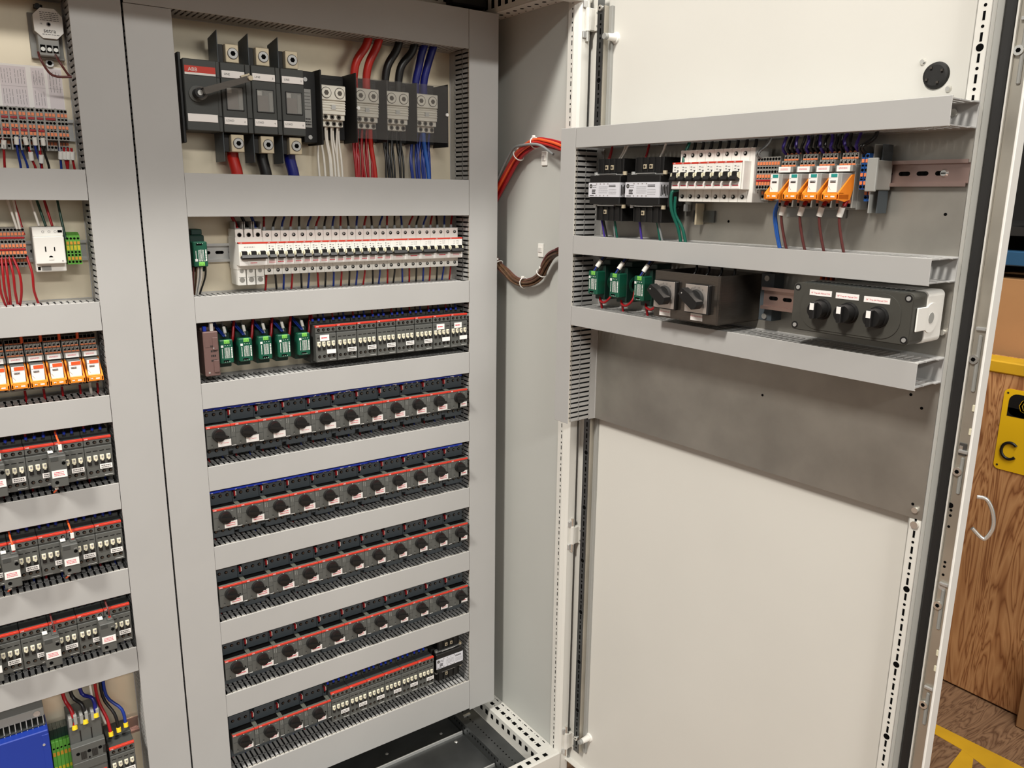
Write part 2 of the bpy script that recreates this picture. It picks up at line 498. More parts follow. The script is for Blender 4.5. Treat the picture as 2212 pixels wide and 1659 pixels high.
stick = [sticker(.0195, .0440, -.0205, -.0075, -.0845, '18" TRAP #1', .0030).mesh('label_sticker'),
         sticker(.0195, .0440, -.0205, -.0075, -.0845, rows=2, seed=5).mesh('label_sticker'),
         sticker(.0195, .0440, -.0200, -.0085, -.0845, rows=1, seed=9).mesh('label_sticker'),
         sticker(.0215, .0405, -.0200, -.0085, -.0845, rows=2, seed=12).mesh('label_sticker'),
         sticker(.0255, .0425, -.0190, -.0085, -.0845, rows=1, seed=15).mesh('label_sticker')]
ROWN = ['uppermost', 'second', 'third', 'fourth']
def place_starter(x, z, label, group, st, with_aux=True):
    t = thing('motor_starter', label, 'motor starter', sp, (x, PLM, z), 0, group)
    if with_aux: put('auxiliary_contact', auxm, t, label='slim grey side contact with a red wire end')
    put('label_sticker', stick[st], t, label='white sticker with red print')
for r, z in enumerate((-.168, -.334, -.497, -.660)):
    x = -.5878 + (.0006 if r else 0)
    for i in range(11):
        if r == 0: st = 0 if i < 5 else (1 if i < 10 else 4)
        elif r == 1: st = 1 if i < 10 else 4
        elif r == 2: st = 1 if i < 5 else (3 if i < 10 else 4)
        else: st = 2 if i < 5 else (3 if i < 10 else 4)
        place_starter(x + i * .05355, z, 'dark grey rotary motor starter, %s in the %s row of eleven' % (nthof(i, 11), ROWN[r]),
                      'rotary motor starters in the %s row' % ROWN[r], st, i < 10)
for i in range(4):
    place_starter(-.5835 + i * .0541, -.8335, 'dark grey rotary motor starter, %s of four in the bottom row' % nthof(i, 4),
                  'rotary motor starters in the bottom row', 3)
# blue comb busbars over the two upper rows
for z, nm in ((-.1195, 'uppermost'), (-.2855, 'second')):
    mb = MB().box(-.588, -.012, .012, .030, z, z + .0052, 'ferrule', .001)
    x = -.585; rg = random.Random(int(-z * 1e4))
    while x < -.02:
        mb.box(x, x + rg.uniform(.003, .010), .0114, .012, z + .0010, z + .0020, rg.choice(['lgrey', 'black', 'whitetext'])); x += rg.uniform(.012, .030)
    for i in range(11):
        for k in range(3):
            mb.box(-.580 + i * .05355 + k * .0135, -.577 + i * .05355 + k * .0135, .022, .026, z - .004, z, 'nickel')
    single('busbar', mb, 'dark blue comb busbar along the top of the %s row of motor starters' % nm, 'busbar')

# ================================================================ contactors
def contactor_parts(lean=False):
    W = .0436
    hs = MB()
    hs.box(.0003, W, -.052, -.008, -.0430, .0430, 'dkgrey2', .0008)
    hs.box(.0003, W, -.080, -.052, -.0370, .0370, 'dkgrey2', .0010)
    hs.box(.0003, W, -.0812, -.079, -.0368, .0200, 'dkgrey', .0005)
    hs.box(.0003, W, -.0818, -.076, .0335, .0372, 'red', .0004)
    hs.text('ABB', .0045, -.0822, .0353, .0030, 'whitetext')
    hs.box(.0003, W, -.0812, -.079, .0232, .0334, 'dkgrey', .0004)
    for k in range(4):
        x = .0065 + k * .0103
        hs.box(x - .0036, x + .0036, -.0808, -.0795, .0160, .0195, 'hole'); hs.box(x - .0036, x + .0036, -.0816, -.0812, .0118, .0128, 'hole')
        hs.box(x - .0030, x + .0030, -.0832, -.081, -.0125, -.0045, 'black', .0005)
    hs.box(.003, .016, -.0815, -.0812, -.0348, -.0342, 'lgrey'); hs.box(.028, .0415, -.0815, -.0812, -.0336, -.0330, 'whitetext')
    for z in (.0425,):
        for k in range(3): hs.box(.004 + k * .012, .010 + k * .012, -.0526, -.052, .0385, .0420, 'black')
    parts = [('housing', hs)]
    for zz in (.0283, -.0258):
        for k in range(4):
            x = .0068 + k * .0103
            parts.append(('terminal_screw', MB().disc(x, -.0812, zz, .0030, 'hole', 12).disc(x + .0005, -.0816, zz - .0003, .0019, 'steel', 8)))
    for k in range(4):
        x = .0062 + k * .0102
        tb = MB().box(x - .0033, x + .0031, -.0838, -.0808, -.0040, .0046, 'ivory', .0005).box(x - .0010, x + .0016, -.0841, -.0838, -.0005, .0030, 'greytext').box(x - .0014, x + .0018, -.0836, -.0808, -.0058, -.0035, 'ivory')
        parts.append(('marker_tab', tb))
    return baked(parts)
cp = contactor_parts()
tagw = [MB().box(.0215, .0410, -.0846, -.0840, -.0205, -.0120, 'paper').mesh('label_sticker'),
        MB().box(.0215, .0410, -.0846, -.0840, -.0205, -.0120, 'paper').dashes(.0235, .039, -.0846, -.0195, -.0130, 'inktext', rows=2, w=.0015, h=.4, rng=random.Random(2)).mesh('label_sticker')]
tagr = sticker(.0085, .0280, .0062, .0180, -.0826, rows=1, seed=22).mesh('label_sticker')
blk = MB()
blk.box(-.0130, .0120, -.108, -.0815, -.0330, .0215, 'dkgrey', .0010)
blk.box(-.0110, .0000, -.1085, -.108, .0135, .0200, 'dkgrey2'); blk.box(.0015, .0105, -.100, -.0815, .0215, .0245, 'dkgrey', .0005)
blk.disc(.0075, -.108, .0080, .0030, 'hole', 12); blk.disc(-.0055, -.108, -.0245, .0030, 'hole', 12)
blk.box(.0050, .0100, -.1084, -.108, .0130, .0138, 'lgrey'); blk.box(-.0085, -.0030, -.1084, -.108, -.0310, -.0304, 'lgrey')
blk.box(-.0125, -.0045, -.092, -.0815, .0230, .0255, 'white', .0005)
blkp = baked([('housing', blk), ('label_sticker', sticker(-.0115, .0110, -.0160, -.0030, -.1085, rows=3, seed=33), [], 'white sticker with red print')])
def place_contactor(x, z, label, group, tag=1, red=False):
    t = thing('contactor', label, 'contactor', cp, (x, PLM, z), 0, group)
    if tag is not None: put('label_sticker', tagw[tag], t, label='small white sticker')
    if red: put('label_sticker', tagr, t, label='white sticker with red print')
    return t
for i in range(8):
    place_contactor(-.3640 + i * .0449, -.0105, 'dark grey contactor, %s of eight under the white breaker row' % nthof(i, 8),
                    'contactors in the row of eight', 0 if i in (0, 6, 7) else 1, i in (0, 6, 7))
for i in range(6):
    place_contactor(-.3665 + i * .0440, -.8360, 'dark grey contactor, %s of six in the bottom row' % nthof(i, 6), 'contactors in the bottom row', 1)
for r, (z, nm, xe) in enumerate([(-.1720, 'uppermost', -.7493), (-.3330, 'middle', -.7473), (-.4970, 'lowest', -.7482)]):
    for i in range(6):
        x = xe - .0438 - i * .0440
        place_contactor(x, z, 'dark grey contactor with white tabs, %s from the right in the %s left-bay row' % (nth(i), nm) if i else
                        'dark grey contactor with white tabs, rightmost in the %s left-bay row' % nm, 'contactors of the %s left-bay row' % nm, 1)
    for j, i in enumerate({0: (1, 3), 1: (1, 3), 2: (0, 2, 4)}[r]):
        xb = xe - .0438 - i * .0440 + (.0010 if r < 2 else .0010)
        thing('interlock_block', 'dark add-on block with white sticker, %s from the right, %s left-bay contactor row' % (nth(j), nm),
              'interlock block', blkp, (xb, PLM, z), 0, 'add-on blocks of the %s left-bay row' % nm)
        wc = 'orangewire' if r < 2 else 'brownwire'
        cn = 'orange' if r < 2 else 'reddish brown'
        lw = MB().tube(smooth([(xb + .004, .020, z + .052), (xb + .0045, -.006, z + .045), (xb + .006, -.012, z + .036), (xb + .0065, -.010, z + .0245)]), .0016, wc)
        ps = [('insulation', lw)]
        if r < 2: ps.append(('marker_sleeve', MB().box(xb + .0035, xb + .0090, -.0155, -.0095, z + .027, z + .037, 'white', .0008)))
        ps.append(('ferrule', MB().box(xb + .0045, xb + .0085, -.0125, -.0085, z + .0225, z + .0265, 'red')))
        thing('control_wire', '%s control wire plugged into the top of the %s add-on block, %s left-bay row' % (cn, nth(j), nm), 'wire', ps)
        if r < 2:
            lw = MB().tube(smooth([(xb - .006, -.010, z - .034), (xb - .0055, -.008, z - .042), (xb - .009, .006, z - .052)]), .0015, 'orangewire')
            thing('control_wire', 'short orange wire below the %s add-on block, %s left-bay row' % (nth(j), nm), 'wire',
                  [('insulation', lw), ('marker_sleeve', MB().box(xb - .0085, xb - .0035, -.014, -.008, z - .041, z - .033, 'white', .0006))])
# ================================================================ miniature circuit breakers
def mcb_body(W, poles, tall=False, door=False):
    b = MB()
    if tall:
        for k in range(3):
            x = k * .0175
            b.box(x + .0012, x + .0163, -.049, -.006, -.0600, .0450, 'white', .0005)
            b.box(x + .0012, x + .0026, -.050, -.020, .0445, .0590, 'lgrey', .0003); b.box(x + .0149, x + .0163, -.050, -.020, .0445, .0590, 'lgrey', .0003)
            b.box(x + .0026, x + .0149, -.022, -.020, .0445, .0590, 'tgrey'); b.box(x + .0040, x + .0135, -.040, -.022, .0460, .0470, 'zinc')
            b.disc(x + .0088, -.049, .0345, .0042, 'steel', 14); b.disc(x + .0092, -.0494, .0345, .0030, 'hole', 10)
            b.disc(x + .0088, -.049, -.0330, .0040, 'lgrey', 14); b.disc(x + .0088, -.0494, -.0330, .0022, 'tgrey', 8)
            b.disc(x + .0088, -.049, -.0500, .0050, 'tgrey', 14); b.box(x + .0030, x + .0150, -.0494, -.049, -.0455, -.0443, 'lgrey')
        b.box(.0002, W - .0002, -.050, -.006, -.0300, .0300, 'white')
    else:
        b.box(.0002, W - .0002, -.050, -.006, -.0420, .0420, 'white', .0006)
    b.box(.0001, W - .0001, -.069, -.048, -.0222, .0215, 'white', .0008)
    b.box(.0001, W - .0001, -.0694, -.060, .0188, .0217, 'red', .0002)
    b.text('ABB', .0046, -.0696, .0203, .0022, 'whitetext')
    b.box(.0003, W - .0003, -.0693, -.069, -.0212, -.0110, 'paper')
    return b
def toggle(x0, x1, poles):
    t = MB()
    for k in range(poles):
        cx = x0 + .0175 * (k + .5)
        t.box(cx - .0048, cx + .0048, -.0748, -.069, -.0030, .0058, 'black', .0008)
    t.prism([(-.069, .0000), (-.0770, -.0012), (-.0805, -.0062), (-.0790, -.0092), (-.069, -.0090)], x0 + .0024, x1 - .0024, 'black', axis='x')
    return t
def mcb_parts(poles, tall=False, seed=0, longlabel=False):
    W = .0175 * poles
    b = mcb_body(W, poles, tall)
    for k in range(poles):
        cx = .0175 * (k + .5)
        for sx in (-1, 1):
            b.prism([(-.069, .0050), (-.0745, .0040), (-.0755, -.0030), (-.069, -.0060)], cx + sx * .0053, cx + sx * .0072, 'ivory', axis='x')
        if not tall:
            if poles == 1: b.dashes(cx - .0045, cx - .0015, -.069, .0075, .0160, 'inktext', rows=2, w=.0012, h=.30, rng=random.Random(seed + 1)).prism([(cx + .0015, .0090), (cx + .0055, .0090), (cx + .0038, .0055)], -.0693, -.069, 'inktext').dashes(cx + .0005, cx + .0045, -.069, .0105, .0160, 'greytext', rows=1, w=.0010, h=.25, rng=random.Random(seed + 2))
    if poles == 2 and not tall:
        b.dashes(.0120, .0160, -.069, .0075, .0165, 'greytext', rows=2, w=.001, h=.25, rng=random.Random(seed)).dashes(.0190, .0260, -.069, .0080, .0165, 'inktext', rows=3, w=.0005, gap=.0022, h=.5, rng=random.Random(seed + 3))
    if tall: b.dashes(.010, .030, -.069, .0105, .0150, 'greytext', rows=1, w=.001, gap=.0014, h=.5, rng=random.Random(seed))
    parts = [('breaker_body', b), ('toggle', toggle(0, W, poles), [], 'black switch lever')]
    if not tall:
        for z in (.0335, -.0335):
            for k in range(poles):
                parts.append(('terminal_screw', MB().disc(.0175 * (k + .5), -.050, z, .0038, 'tgrey', 14).disc(.0175 * (k + .5) + .0003, -.0504, z, .0030, 'hole', 12).disc(.0175 * (k + .5) - .0004, -.0508, z + .0006, .0017, 'zinc', 8)))
    if tall: lab = MB().box(.0155, .0395, -.0699, -.0693, -.0208, -.0125, 'paper').dashes(.020, .033, -.0699, -.0185, -.0150, 'redtext', rows=1, w=.002, gap=.0003, h=.4, rng=random.Random(1))
    elif poles == 2: lab = MB().box(.0040, .0315, -.0699, -.0693, -.0200, -.0112, 'paper').dashes(.010, .026, -.0699, -.0165, -.0122, 'redtext', rows=1 + seed % 2, w=.002, gap=.0003, h=.4, rng=random.Random(seed))
    else: lab = MB().box(.0010, .0165, -.0697, -.0693, -.0205, -.0115, 'paper').dashes(.003, .0150, -.0697, -.0180, -.0135, 'redtext', rows=1 + seed % 2, w=.0016, gap=.0003, h=.40, rng=random.Random(seed))
    parts.append(('label_strip', lab, [], 'white strip with red print'))
    return baked(parts)
X0 = -.5005
thing('circuit_breaker', 'three-pole white breaker with one wide black lever, leftmost of the long breaker row', 'circuit breaker', mcb_parts(3, True, 5), (X0, PLM, .1715), 0)
m1 = [mcb_parts(1, seed=s) for s in (1, 2)]; m2 = [mcb_parts(2, seed=s) for s in (3, 4)]
for i in range(15):
    thing('circuit_breaker', 'white single-pole breaker, %s of fifteen in the long breaker row' % nthof(i, 15), 'circuit breaker', m1[i % 2],
          (X0 + .0525 + .0175 * i, PLM, .1715), 0, 'single-pole breakers of the long row')
for i in range(5):
    thing('circuit_breaker', 'white two-pole breaker, %s of five at the right of the long row' % nthof(i, 5), 'circuit breaker', m2[i % 2],
          (X0 + .0525 + .2625 + .035 * i, PLM, .1715), 0, 'two-pole breakers of the long row')
for i in range(8):
    thing('circuit_breaker', 'white single-pole breaker on the open door, %s of eight' % nthof(i, 8), 'circuit breaker', m1[1],
          DW(.2345 + .0175 * i, PLD, .3189), TH, 'breakers on the door')
# handwritten end piece
hp = MB().box(0, .0095, -.050, -.006, -.042, .042, 'white', .0005).box(.0002, .0035, -.068, -.05, -.0222, .0215, 'white', .0005)
rg = random.Random(11)
hw = MB()
for k, c in enumerate('TO-1-SRC-2-TMP'):
    hw.text(c, 0, 0, 0, .0052, 'inktext')
side = MB()
for k, c in enumerate('TO-1-SRC-2-M'):
    vs, fs = textgeo(c, .0062, 'CENTER')
    zz = .030 - k * .0050
    side.add([(.00975, -.036 - p.y, zz - p.x) for p in vs], fs, 'inktext', flat=True)
thing('end_piece', 'white slim module with black handwriting down its side, right of the door breakers', 'module', [('housing', hp), ('handwriting', side)], DW(.3747, PLD, .3189), TH)

# ================================================================ disconnect switch
db = MB()
zc = .4480
def sx(x): return x
db.box(-.5755, -.5190, -.070, -.004, -.0590, .0595, 'dkgrey2', .0012)
bays = [(-.5128, -.4690), (-.4585, -.4135), (-.4040, -.3595)]
db.box(-.5190, -.3595, -.064, -.004, -.0590, .0560, 'dkgrey2', .0008)
for a, b in bays: db.box(a + .0004, b - .0004, -.070, -.062, -.0590, .0590, 'dkgrey2', .0010)
for a, b in ((-.4690, -.4585), (-.4135, -.4040)): db.box(a + .0006, b - .0006, -.0685, -.062, -.0590, .0590, 'dkgrey2', .0006)
db.box(-.5215, -.5135, -.0685, -.062, -.0590, .0590, 'dkgrey2', .0006)
db.box(-.5755, -.3595, -.0704, -.0700, -.0330, -.0324, 'black'); db.box(-.5755, -.3595, -.0704, -.0700, .0330, .0324, 'black')
db.box(-.5810, -.5757, -.060, -.000, -.0800, .0700, 'black', .001)
for z in (.072, -.083): db.cyl((-.5805, -.002, z), .0066, -.004, 'zinc').cyl((-.5805, -.006, z), .0035, -.0005, 'hole')
parts = [('housing', db)]
parts.append(('brand_plate', MB().box(-.5735, -.5215, -.0712, -.0702, .0370, .0480, 'red').box(-.5735, -.5215, -.0712, -.0702, .0335, .0370, 'white').text('ABB', -.5600, -.0714, .0418, .0088, 'whitetext')))
parts.append(('label_strip', MB().box(-.5735, -.5225, -.0712, -.0702, -.0440, -.0310, 'paper', .0003), [], 'blank white strip'))
for k, (a, b) in enumerate(bays):
    parts.append(('label_strip', MB().box(a + .002, b - .0015, -.0712, -.0702, .0335, .0455, 'paper', .0003).text('LINE', a + .0110, -.0714, .0392, .0052, 'inktext').text(str(2 * k + 1), b - .006, -.0714, .0388, .0048, 'inktext')))
    parts.append(('label_strip', MB().box(a + .002, b - .0015, -.0712, -.0702, -.0455, -.0333, 'paper', .0003).text('LOAD', a + .0115, -.0714, -.0392, .0052, 'inktext').text(str(2 * k + 2), b - .006, -.0714, -.0398, .0048, 'inktext')))
    x0, x1 = a + .0085, b - .0070
    w = MB().box(x0, x1, -.0716, -.0712, -.0200, .0175, 'window').box(x0 - .0012, x0, -.0720, -.070, -.0212, .0187, 'black').box(x1, x1 + .0012, -.0720, -.070, -.0212, .0187, 'black')
    w.box(x0 - .0012, x1 + .0012, -.0720, -.070, .0175, .0187, 'black').box(x0 - .0012, x1 + .0012, -.0720, -.070, -.0212, -.0200, 'black')
    w.box(x0 + .001, x0 + .020, -.0710, -.0702, -.0190, .0080, 'burgundy').box(x0 + .001, x0 + .009, -.0711, -.0710, .0080, .0160, 'white').box(x1 - .0075, x1 - .001, -.0711, -.0710, -.0190, .0140, 'lgrey')
    w.box(x0 + .013, x0 + .021, -.0711, -.0702, .0080, .0165, 'dkgrey')
    parts.append(('viewing_window', w, [], 'clear window showing the contacts'))
sh = MB().cyl((-.5560, -.0702, .0020), .0135, -.0035, 'dkgrey', n=20).cyl((-.5560, -.0737, .0020), .0085, -.0200, 'black', n=16).cyl((-.5560, -.0900, .0020), .0045, -.0050, 'chrome', n=12)
sh.cyl((-.5530, -.0850, .0020), .0110, -.0040, 'steel', n=18)
lv = [(-.5490, -.0020), (-.4740, .0250), (-.4700, .0330), (-.4790, .0345), (-.5560, .0065)]
ang = math.atan2(.030, .085)
def R2(u, w, cx=-.5560, cz=.0020): return (cx + u * cos(ang) - w * sin(ang), cz + u * sin(ang) + w * cos(ang))
parts.append(('shaft', sh, [], 'black rotary shaft with steel collar'))
parts.append(('lever', MB().prism([R2(.004, -.0052), R2(.086, -.0050), R2(.086, .0048), R2(.004, .0062)], -.108, -.0960, 'steel').cyl((*[R2(.088, 0)[0]], -.112, R2(.088, 0)[1]), .0042, .020, 'nickel', n=14)
              .prism([R2(.074, .0050), R2(.090, .0050), R2(.090, .0080), R2(.074, .0080)], -.107, -.100, 'nickel'), [], 'bare steel lever pointing up right'))
for up in (1, -1):
    for k, (a, b) in enumerate(bays):
        z0, z1 = (.0605, .0915) if up > 0 else (-.0925, -.0620)
        x0, x1 = a + .0135, b - .0070
        lg = MB().box(x0, x1, -.0630, -.020, z0, z1, 'nickel', .0010)
        cx, cz = (x0 + x1) / 2 + .001, (z0 + z1) / 2
        lg.cyl((cx, -.0630, cz), .0098, -.0010, 'steel', n=22).cyl((cx, -.0640, cz), .0085, -.0008, 'zinc', n=22).cyl((cx, -.0646, cz), .0046, -.0006, 'hole', n=6)
        lg.box(x0 - .0095, x0 - .0003, -.050, -.010, z0, z1, 'black', .0006)
        parts.append(('terminal_lug', lg, [], 'square metal lug with hex socket screw'))
        xb = a - .0015
        zz = (.0585, .1120) if up > 0 else (-.1100, -.0590)
        pts = [(-.066, zz[0]), (-.066, zz[1]), (-.012, zz[1] - .007 * up), (-.012, zz[0])] if up > 0 else [(-.066, zz[1]), (-.066, zz[0]), (-.012, zz[0]), (-.012, zz[1])]
        parts.append(('phase_barrier', MB().prism(pts, xb, xb + .0012, 'dkblue', axis='x')))
parts.append(('mounting_ear', MB().box(-.3640, -.3570, -.012, 0, .0630, .0780, 'nickel').cyl((-.3605, -.012, .0710), .0040, -.002, 'steel').box(-.3640, -.3570, -.012, 0, -.090, -.078, 'nickel')))
thing('disconnect_switch', 'large dark grey three-pole disconnect switch with steel lever and red name plate', 'disconnect switch', parts, (0, PLM, zc), 0)

# ================================================================ power distribution blocks under a clear cover
def dist_parts(first):
    b = MB()
    b.box(-.0030, .0655, -.012, -.002, -.0580, .0640, 'black', .001)
    b.box(-.0030, .0600, -.020, -.012, -.0280, .0560, 'blacksoft', .001)
    b.box(-.0040, -.0022, -.060, -.002, -.060, .060, 'black', .0004)
    for x in (.006, .050): b.cyl((x, -.012, .0530), .0036, -.003, 'zinc')
    a = MB()
    a.box(0, .0515, -.053, -.016, .0130, .0405, 'alu', .0012)
    a.box(0, .0515, -.049, -.016, -.0130, .0130, 'alu', .0008)
    for k in range(4): a.box(0, .0515, -.0508, -.049, .0088 - k * .0048, .0112 - k * .0048, 'alu', .0005)
    a.box(.0215, .0300, -.0520, -.050, -.0035, .0045, 'zinc')
    a.box(0, .0515, -.045, -.016, -.0230, -.0120, 'alu', .001)
    a.box(-.0010, .0515, -.036, -.016, -.0350, -.0230, 'alu', .001)
    parts = [('base', b, [], 'black plastic base'), ('connector', a, [], 'bright aluminium connector')]
    for x in (.0110, .0385):
        parts.append(('clamp_screw', MB().cyl((x, -.053, .0265), .0105, -.0009, 'steel', n=22).cyl((x, -.0539, .0265), .0092, -.0005, 'alu', n=22).cyl((x, -.0544, .0265), .0050, -.0005, 'steel', n=6)))
    for k in range(3): parts.append(('clamp_screw', MB().cyl((.011 + k * .0138, -.045, -.0172), .0048, -.0006, 'steel', n=14).cyl((.011 + k * .0138, -.0456, -.0172), .0026, -.0004, 'hole', n=6)))
    for k in range(4): parts.append(('clamp_screw', MB().cyl((.005 + k * .0135, -.036, -.0290), .0046, -.0006, 'steel', n=14).cyl((.005 + k * .0135, -.0366, -.0290), .0025, -.0004, 'hole', n=6)))
    return parts
dp = baked(dist_parts(0))
for i, (x, nm) in enumerate([(-.3200, 'leftmost, outside the clear cover, white wires below'), (-.2480, 'leftmost behind the clear cover, red cables'),
                             (-.1800, 'middle one behind the clear cover, black cables'), (-.1115, 'rightmost, blue cables')]):
    thing('distribution_block', 'aluminium power distribution block, ' + nm, 'distribution block', dp, (x, PLM, .4470), 0, 'power distribution blocks')
sb = MB().box(-.3560, -.3280, -.050, -.002, -.068, .062, 'black', .001).box(-.3300, -.3265, -.075, -.002, -.072, .064, 'blacksoft', .001)
sb.cyl((-.3495, -.050, .047), .0040, -.002, 'zinc').cyl((-.3440, -.050, -.058), .0040, -.002, 'zinc')
thing('barrier_bracket', 'black bracket with grey rating plate between disconnect switch and distribution blocks', 'bracket',
      [('bracket', sb), ('rating_plate', MB().box(-.3535, -.3395, -.0508, -.050, -.040, .030, 'lgrey').dashes(-.352, -.341, -.0508, -.010, .026, 'inktext', rows=6, w=.001, h=.2, rng=random.Random(5)).dashes(-.352, -.341, -.0508, -.037, -.022, 'inktext', rows=3, w=.003, h=.5, rng=random.Random(6)))], (0, PLM, .4470), 0)
cv = MB().box(-.2515, -.0440, -.0665, -.0650, -.0560, .0580, 'clear')
cs = MB()
cvp = [('clear_sheet', cv), ('screw', MB().cyl((-.2495, -.0665, .0010), .0034, -.003, 'whitetext')), ('screw', MB().cyl((-.0470, -.0665, .0010), .0034, -.003, 'whitetext')),
       ('standoff', MB().box(-.2530, -.2505, -.065, -.002, -.064, .066, 'blacksoft', .0004)), ('standoff', MB().box(-.0440, -.0420, -.065, -.002, -.064, .062, 'blacksoft', .0004))]
thing('clear_cover', 'smoky clear plastic cover over the three right-hand distribution blocks', 'cover', cvp, (0, PLM, .4470), 0)

# ================================================================ green transducer modules
def green_parts(flip=False):
    b = MB()
    s = -1 if flip else 1
    b.box(-.0130, .0130, -.052, -.004, -.0330, .0330, 'dkgreen', .0015)
    b.box(-.0060, .0130, -.040, -.004, .0330, .0430, 'dkgreen', .001)
    b.box(-.0128, .0122, -.0720, -.046, -.0225, .0225, 'green', .0018)
    b.cyl((.0131, -.030, 0), .0150, .0006, 'green', axis='x', n=20); b.cyl((.0134, -.030, 0), .0095, .0008, 'hole', axis='x', n=18)
    y = -.0720
    rg_ = random.Random(4)
    p = MB()
    p.box(-.0105, -.0060, y - .0004, y, s * .0105 - .0022, s * .0105 + .0022, 'whitetext')
    for k in range(3): p.disc(-.0025 + k * .0045, y, s * .0120, .0007, 'whitetext', 6).disc(-.0040 + k * .004, y, -s * .0195, .0006, 'whitetext', 6)
    for k in range(5): p.dashes(-.0045 + k * .0021, -.0045 + k * .0021 + .0018, y, -.0125, .0085, 'whitetext', rows=1, w=.0016, gap=.0004, h=.45, rng=rg_, vertical=True)
    p.dashes(-.0102, -.0065, y, -.0120, .0065, 'whitetext', rows=1, w=.0020, gap=.0003, h=.30, rng=rg_, vertical=True)
    p.dashes(.0070, .0112, y, -.0125, .0080, 'whitetext', rows=1, w=.0026, gap=.0008, h=.55, rng=rg_, vertical=True)
    p.box(-.0070, .0030, y - .0004, y, -s * .0175 - .0014, -s * .0175 + .0014, 'hole')
    t = MB().box(-.0045, .0060, -.0730, -.060, s * .0180 - .0030, s * .0180 + .0042, 'lime', .0006)
    for k in (-.0020, .0030): t.disc(k, -.0730, s * .0185, .0012, 'pegreen', 8)
    return baked([('housing', b), ('printed_face', p, [], 'white printed text on the green face'), ('terminal_plug', t, [], 'light green two-pole plug')])
gp = green_parts(); gpf = green_parts(True)
thing('current_transducer', 'green current transducer beside the left end of the long breaker row', 'current transducer', gpf, (-.5700, PLM, .1740), 0)
for i, x in enumerate((-.5362, -.4997, -.4618, -.4243, -.3840)):
    thing('current_transducer', 'green current transducer, %s of five left of the contactors' % nthof(i, 5), 'current transducer', gp, (x, PLM, -.0090), 0, 'green transducers in the middle bay')
for i, s in enumerate((.0530, .1108, .1730)):
    thing('current_transducer', 'green current transducer on the open door, %s of three' % nthof(i, 3), 'current transducer', gp, DW(s, PLD, .1225), TH, 'green transducers on the door')
# burgundy relay
rb = MB().box(-.0150, .0120, -.078, -.006, -.0430, .0410, 'burgundy', .0015).box(-.0150, .0120, -.060, -.006, .0410, .0470, 'burgundy', .001)
rb.box(-.0125, -.004, -.0784, -.078, .012, .026, 'burgundy').dashes(-.003, .007, -.078, -.018, .018, 'blacksoft', rows=4, w=.002, gap=.001, h=.4, rng=random.Random(8))
rb.box(.0010, .0105, -.080, -.078, -.036, -.013, 'burgundy', .0006).box(.0010, .0105, -.0795, -.078, .006, .030, 'burgundy', .0006).disc(.004, -.0795, -.017, .0016, 'zinc', 8).disc(-.008, -.078, -.036, .0018, 'zinc', 8).disc(.002, -.0795, .010, .0014, 'zinc', 8)
rb.box(-.0120, -.0060, -.0700, -.062, .0410, .0500, 'ferrule', .0005).box(.0000, .0060, -.072, -.064, .0410, .0560, 'white', .0006)
thing('relay_module', 'brownish grey relay module at the left end of the green transducer row', 'relay module', [('housing', rb)], (-.5640, PLM, -.0085), 0)
# ================================================================ terminal blocks
def term_parts(kind='grey'):
    body, clamp, hole = {'grey': ('tgrey', 'orangeclamp', 'hole'), 'pe': ('pegreen', 'orangepe', 'hole'), 'blue': ('bluterm', 'orangeclamp', 'hole')}[kind]
    W = .0049 if kind != 'pe' else .0053
    b = MB(); c = MB(); h = MB(); cx = W / 2
    if kind == 'pe':
        b.prism([(-.008, -.0280), (-.008, .0245), (-.030, .0250), (-.0460, .0200), (-.0460, -.0280)], .0001, W, body, axis='x')
        b.box(.0006, W - .0006, -.0464, -.046, -.0045, .0035, 'peyellow')
        for z in (.0150, -.0240): h.disc(cx, -.046, z, .0019, hole, 9)
        for z in (.0075, -.0180): c.box(.0008, W - .0008, -.0474, -.046, z - .0026, z + .0026, clamp)
        for z in (-.0075, -.0125): h.box(.0012, W - .0012, -.0466, -.046, z - .0014, z + .0014, hole)
        return baked([('housing', b, [], 'green and yellow housing'), ('release_lever', c), ('wire_entry', h)])
    b.box(.0001, W, -.046, -.008, -.0200, .0290, body)
    b.box(.0001, W, -.030, -.008, -.0360, -.0200, body)
    for z in (.0255, .0065, -.0165): h.disc(cx, -.046, z, .0021, hole, 9)
    for z in (.0190, .0000, -.0110): c.box(.0006, W - .0006, -.0472, -.046, z - .0024, z + .0024, clamp)
    h.box(.0008, W - .0008, -.0466, -.046, .0115, .0140, hole); h.box(.0008, W - .0008, -.0466, -.046, -.0070, -.0050, hole)
    h.disc(cx, -.046, -.0033, .0008, hole, 6)
    c.box(.0006, W - .0006, -.0310, -.030, -.0272, -.0225, clamp); h.disc(cx, -.030, -.0308, .0020, hole, 9)
    return baked([('housing', b), ('release_lever', c, [], 'orange levers'), ('wire_entry', h)])
tg, tpe, tbl = term_parts(), term_parts('pe'), term_parts('blue')
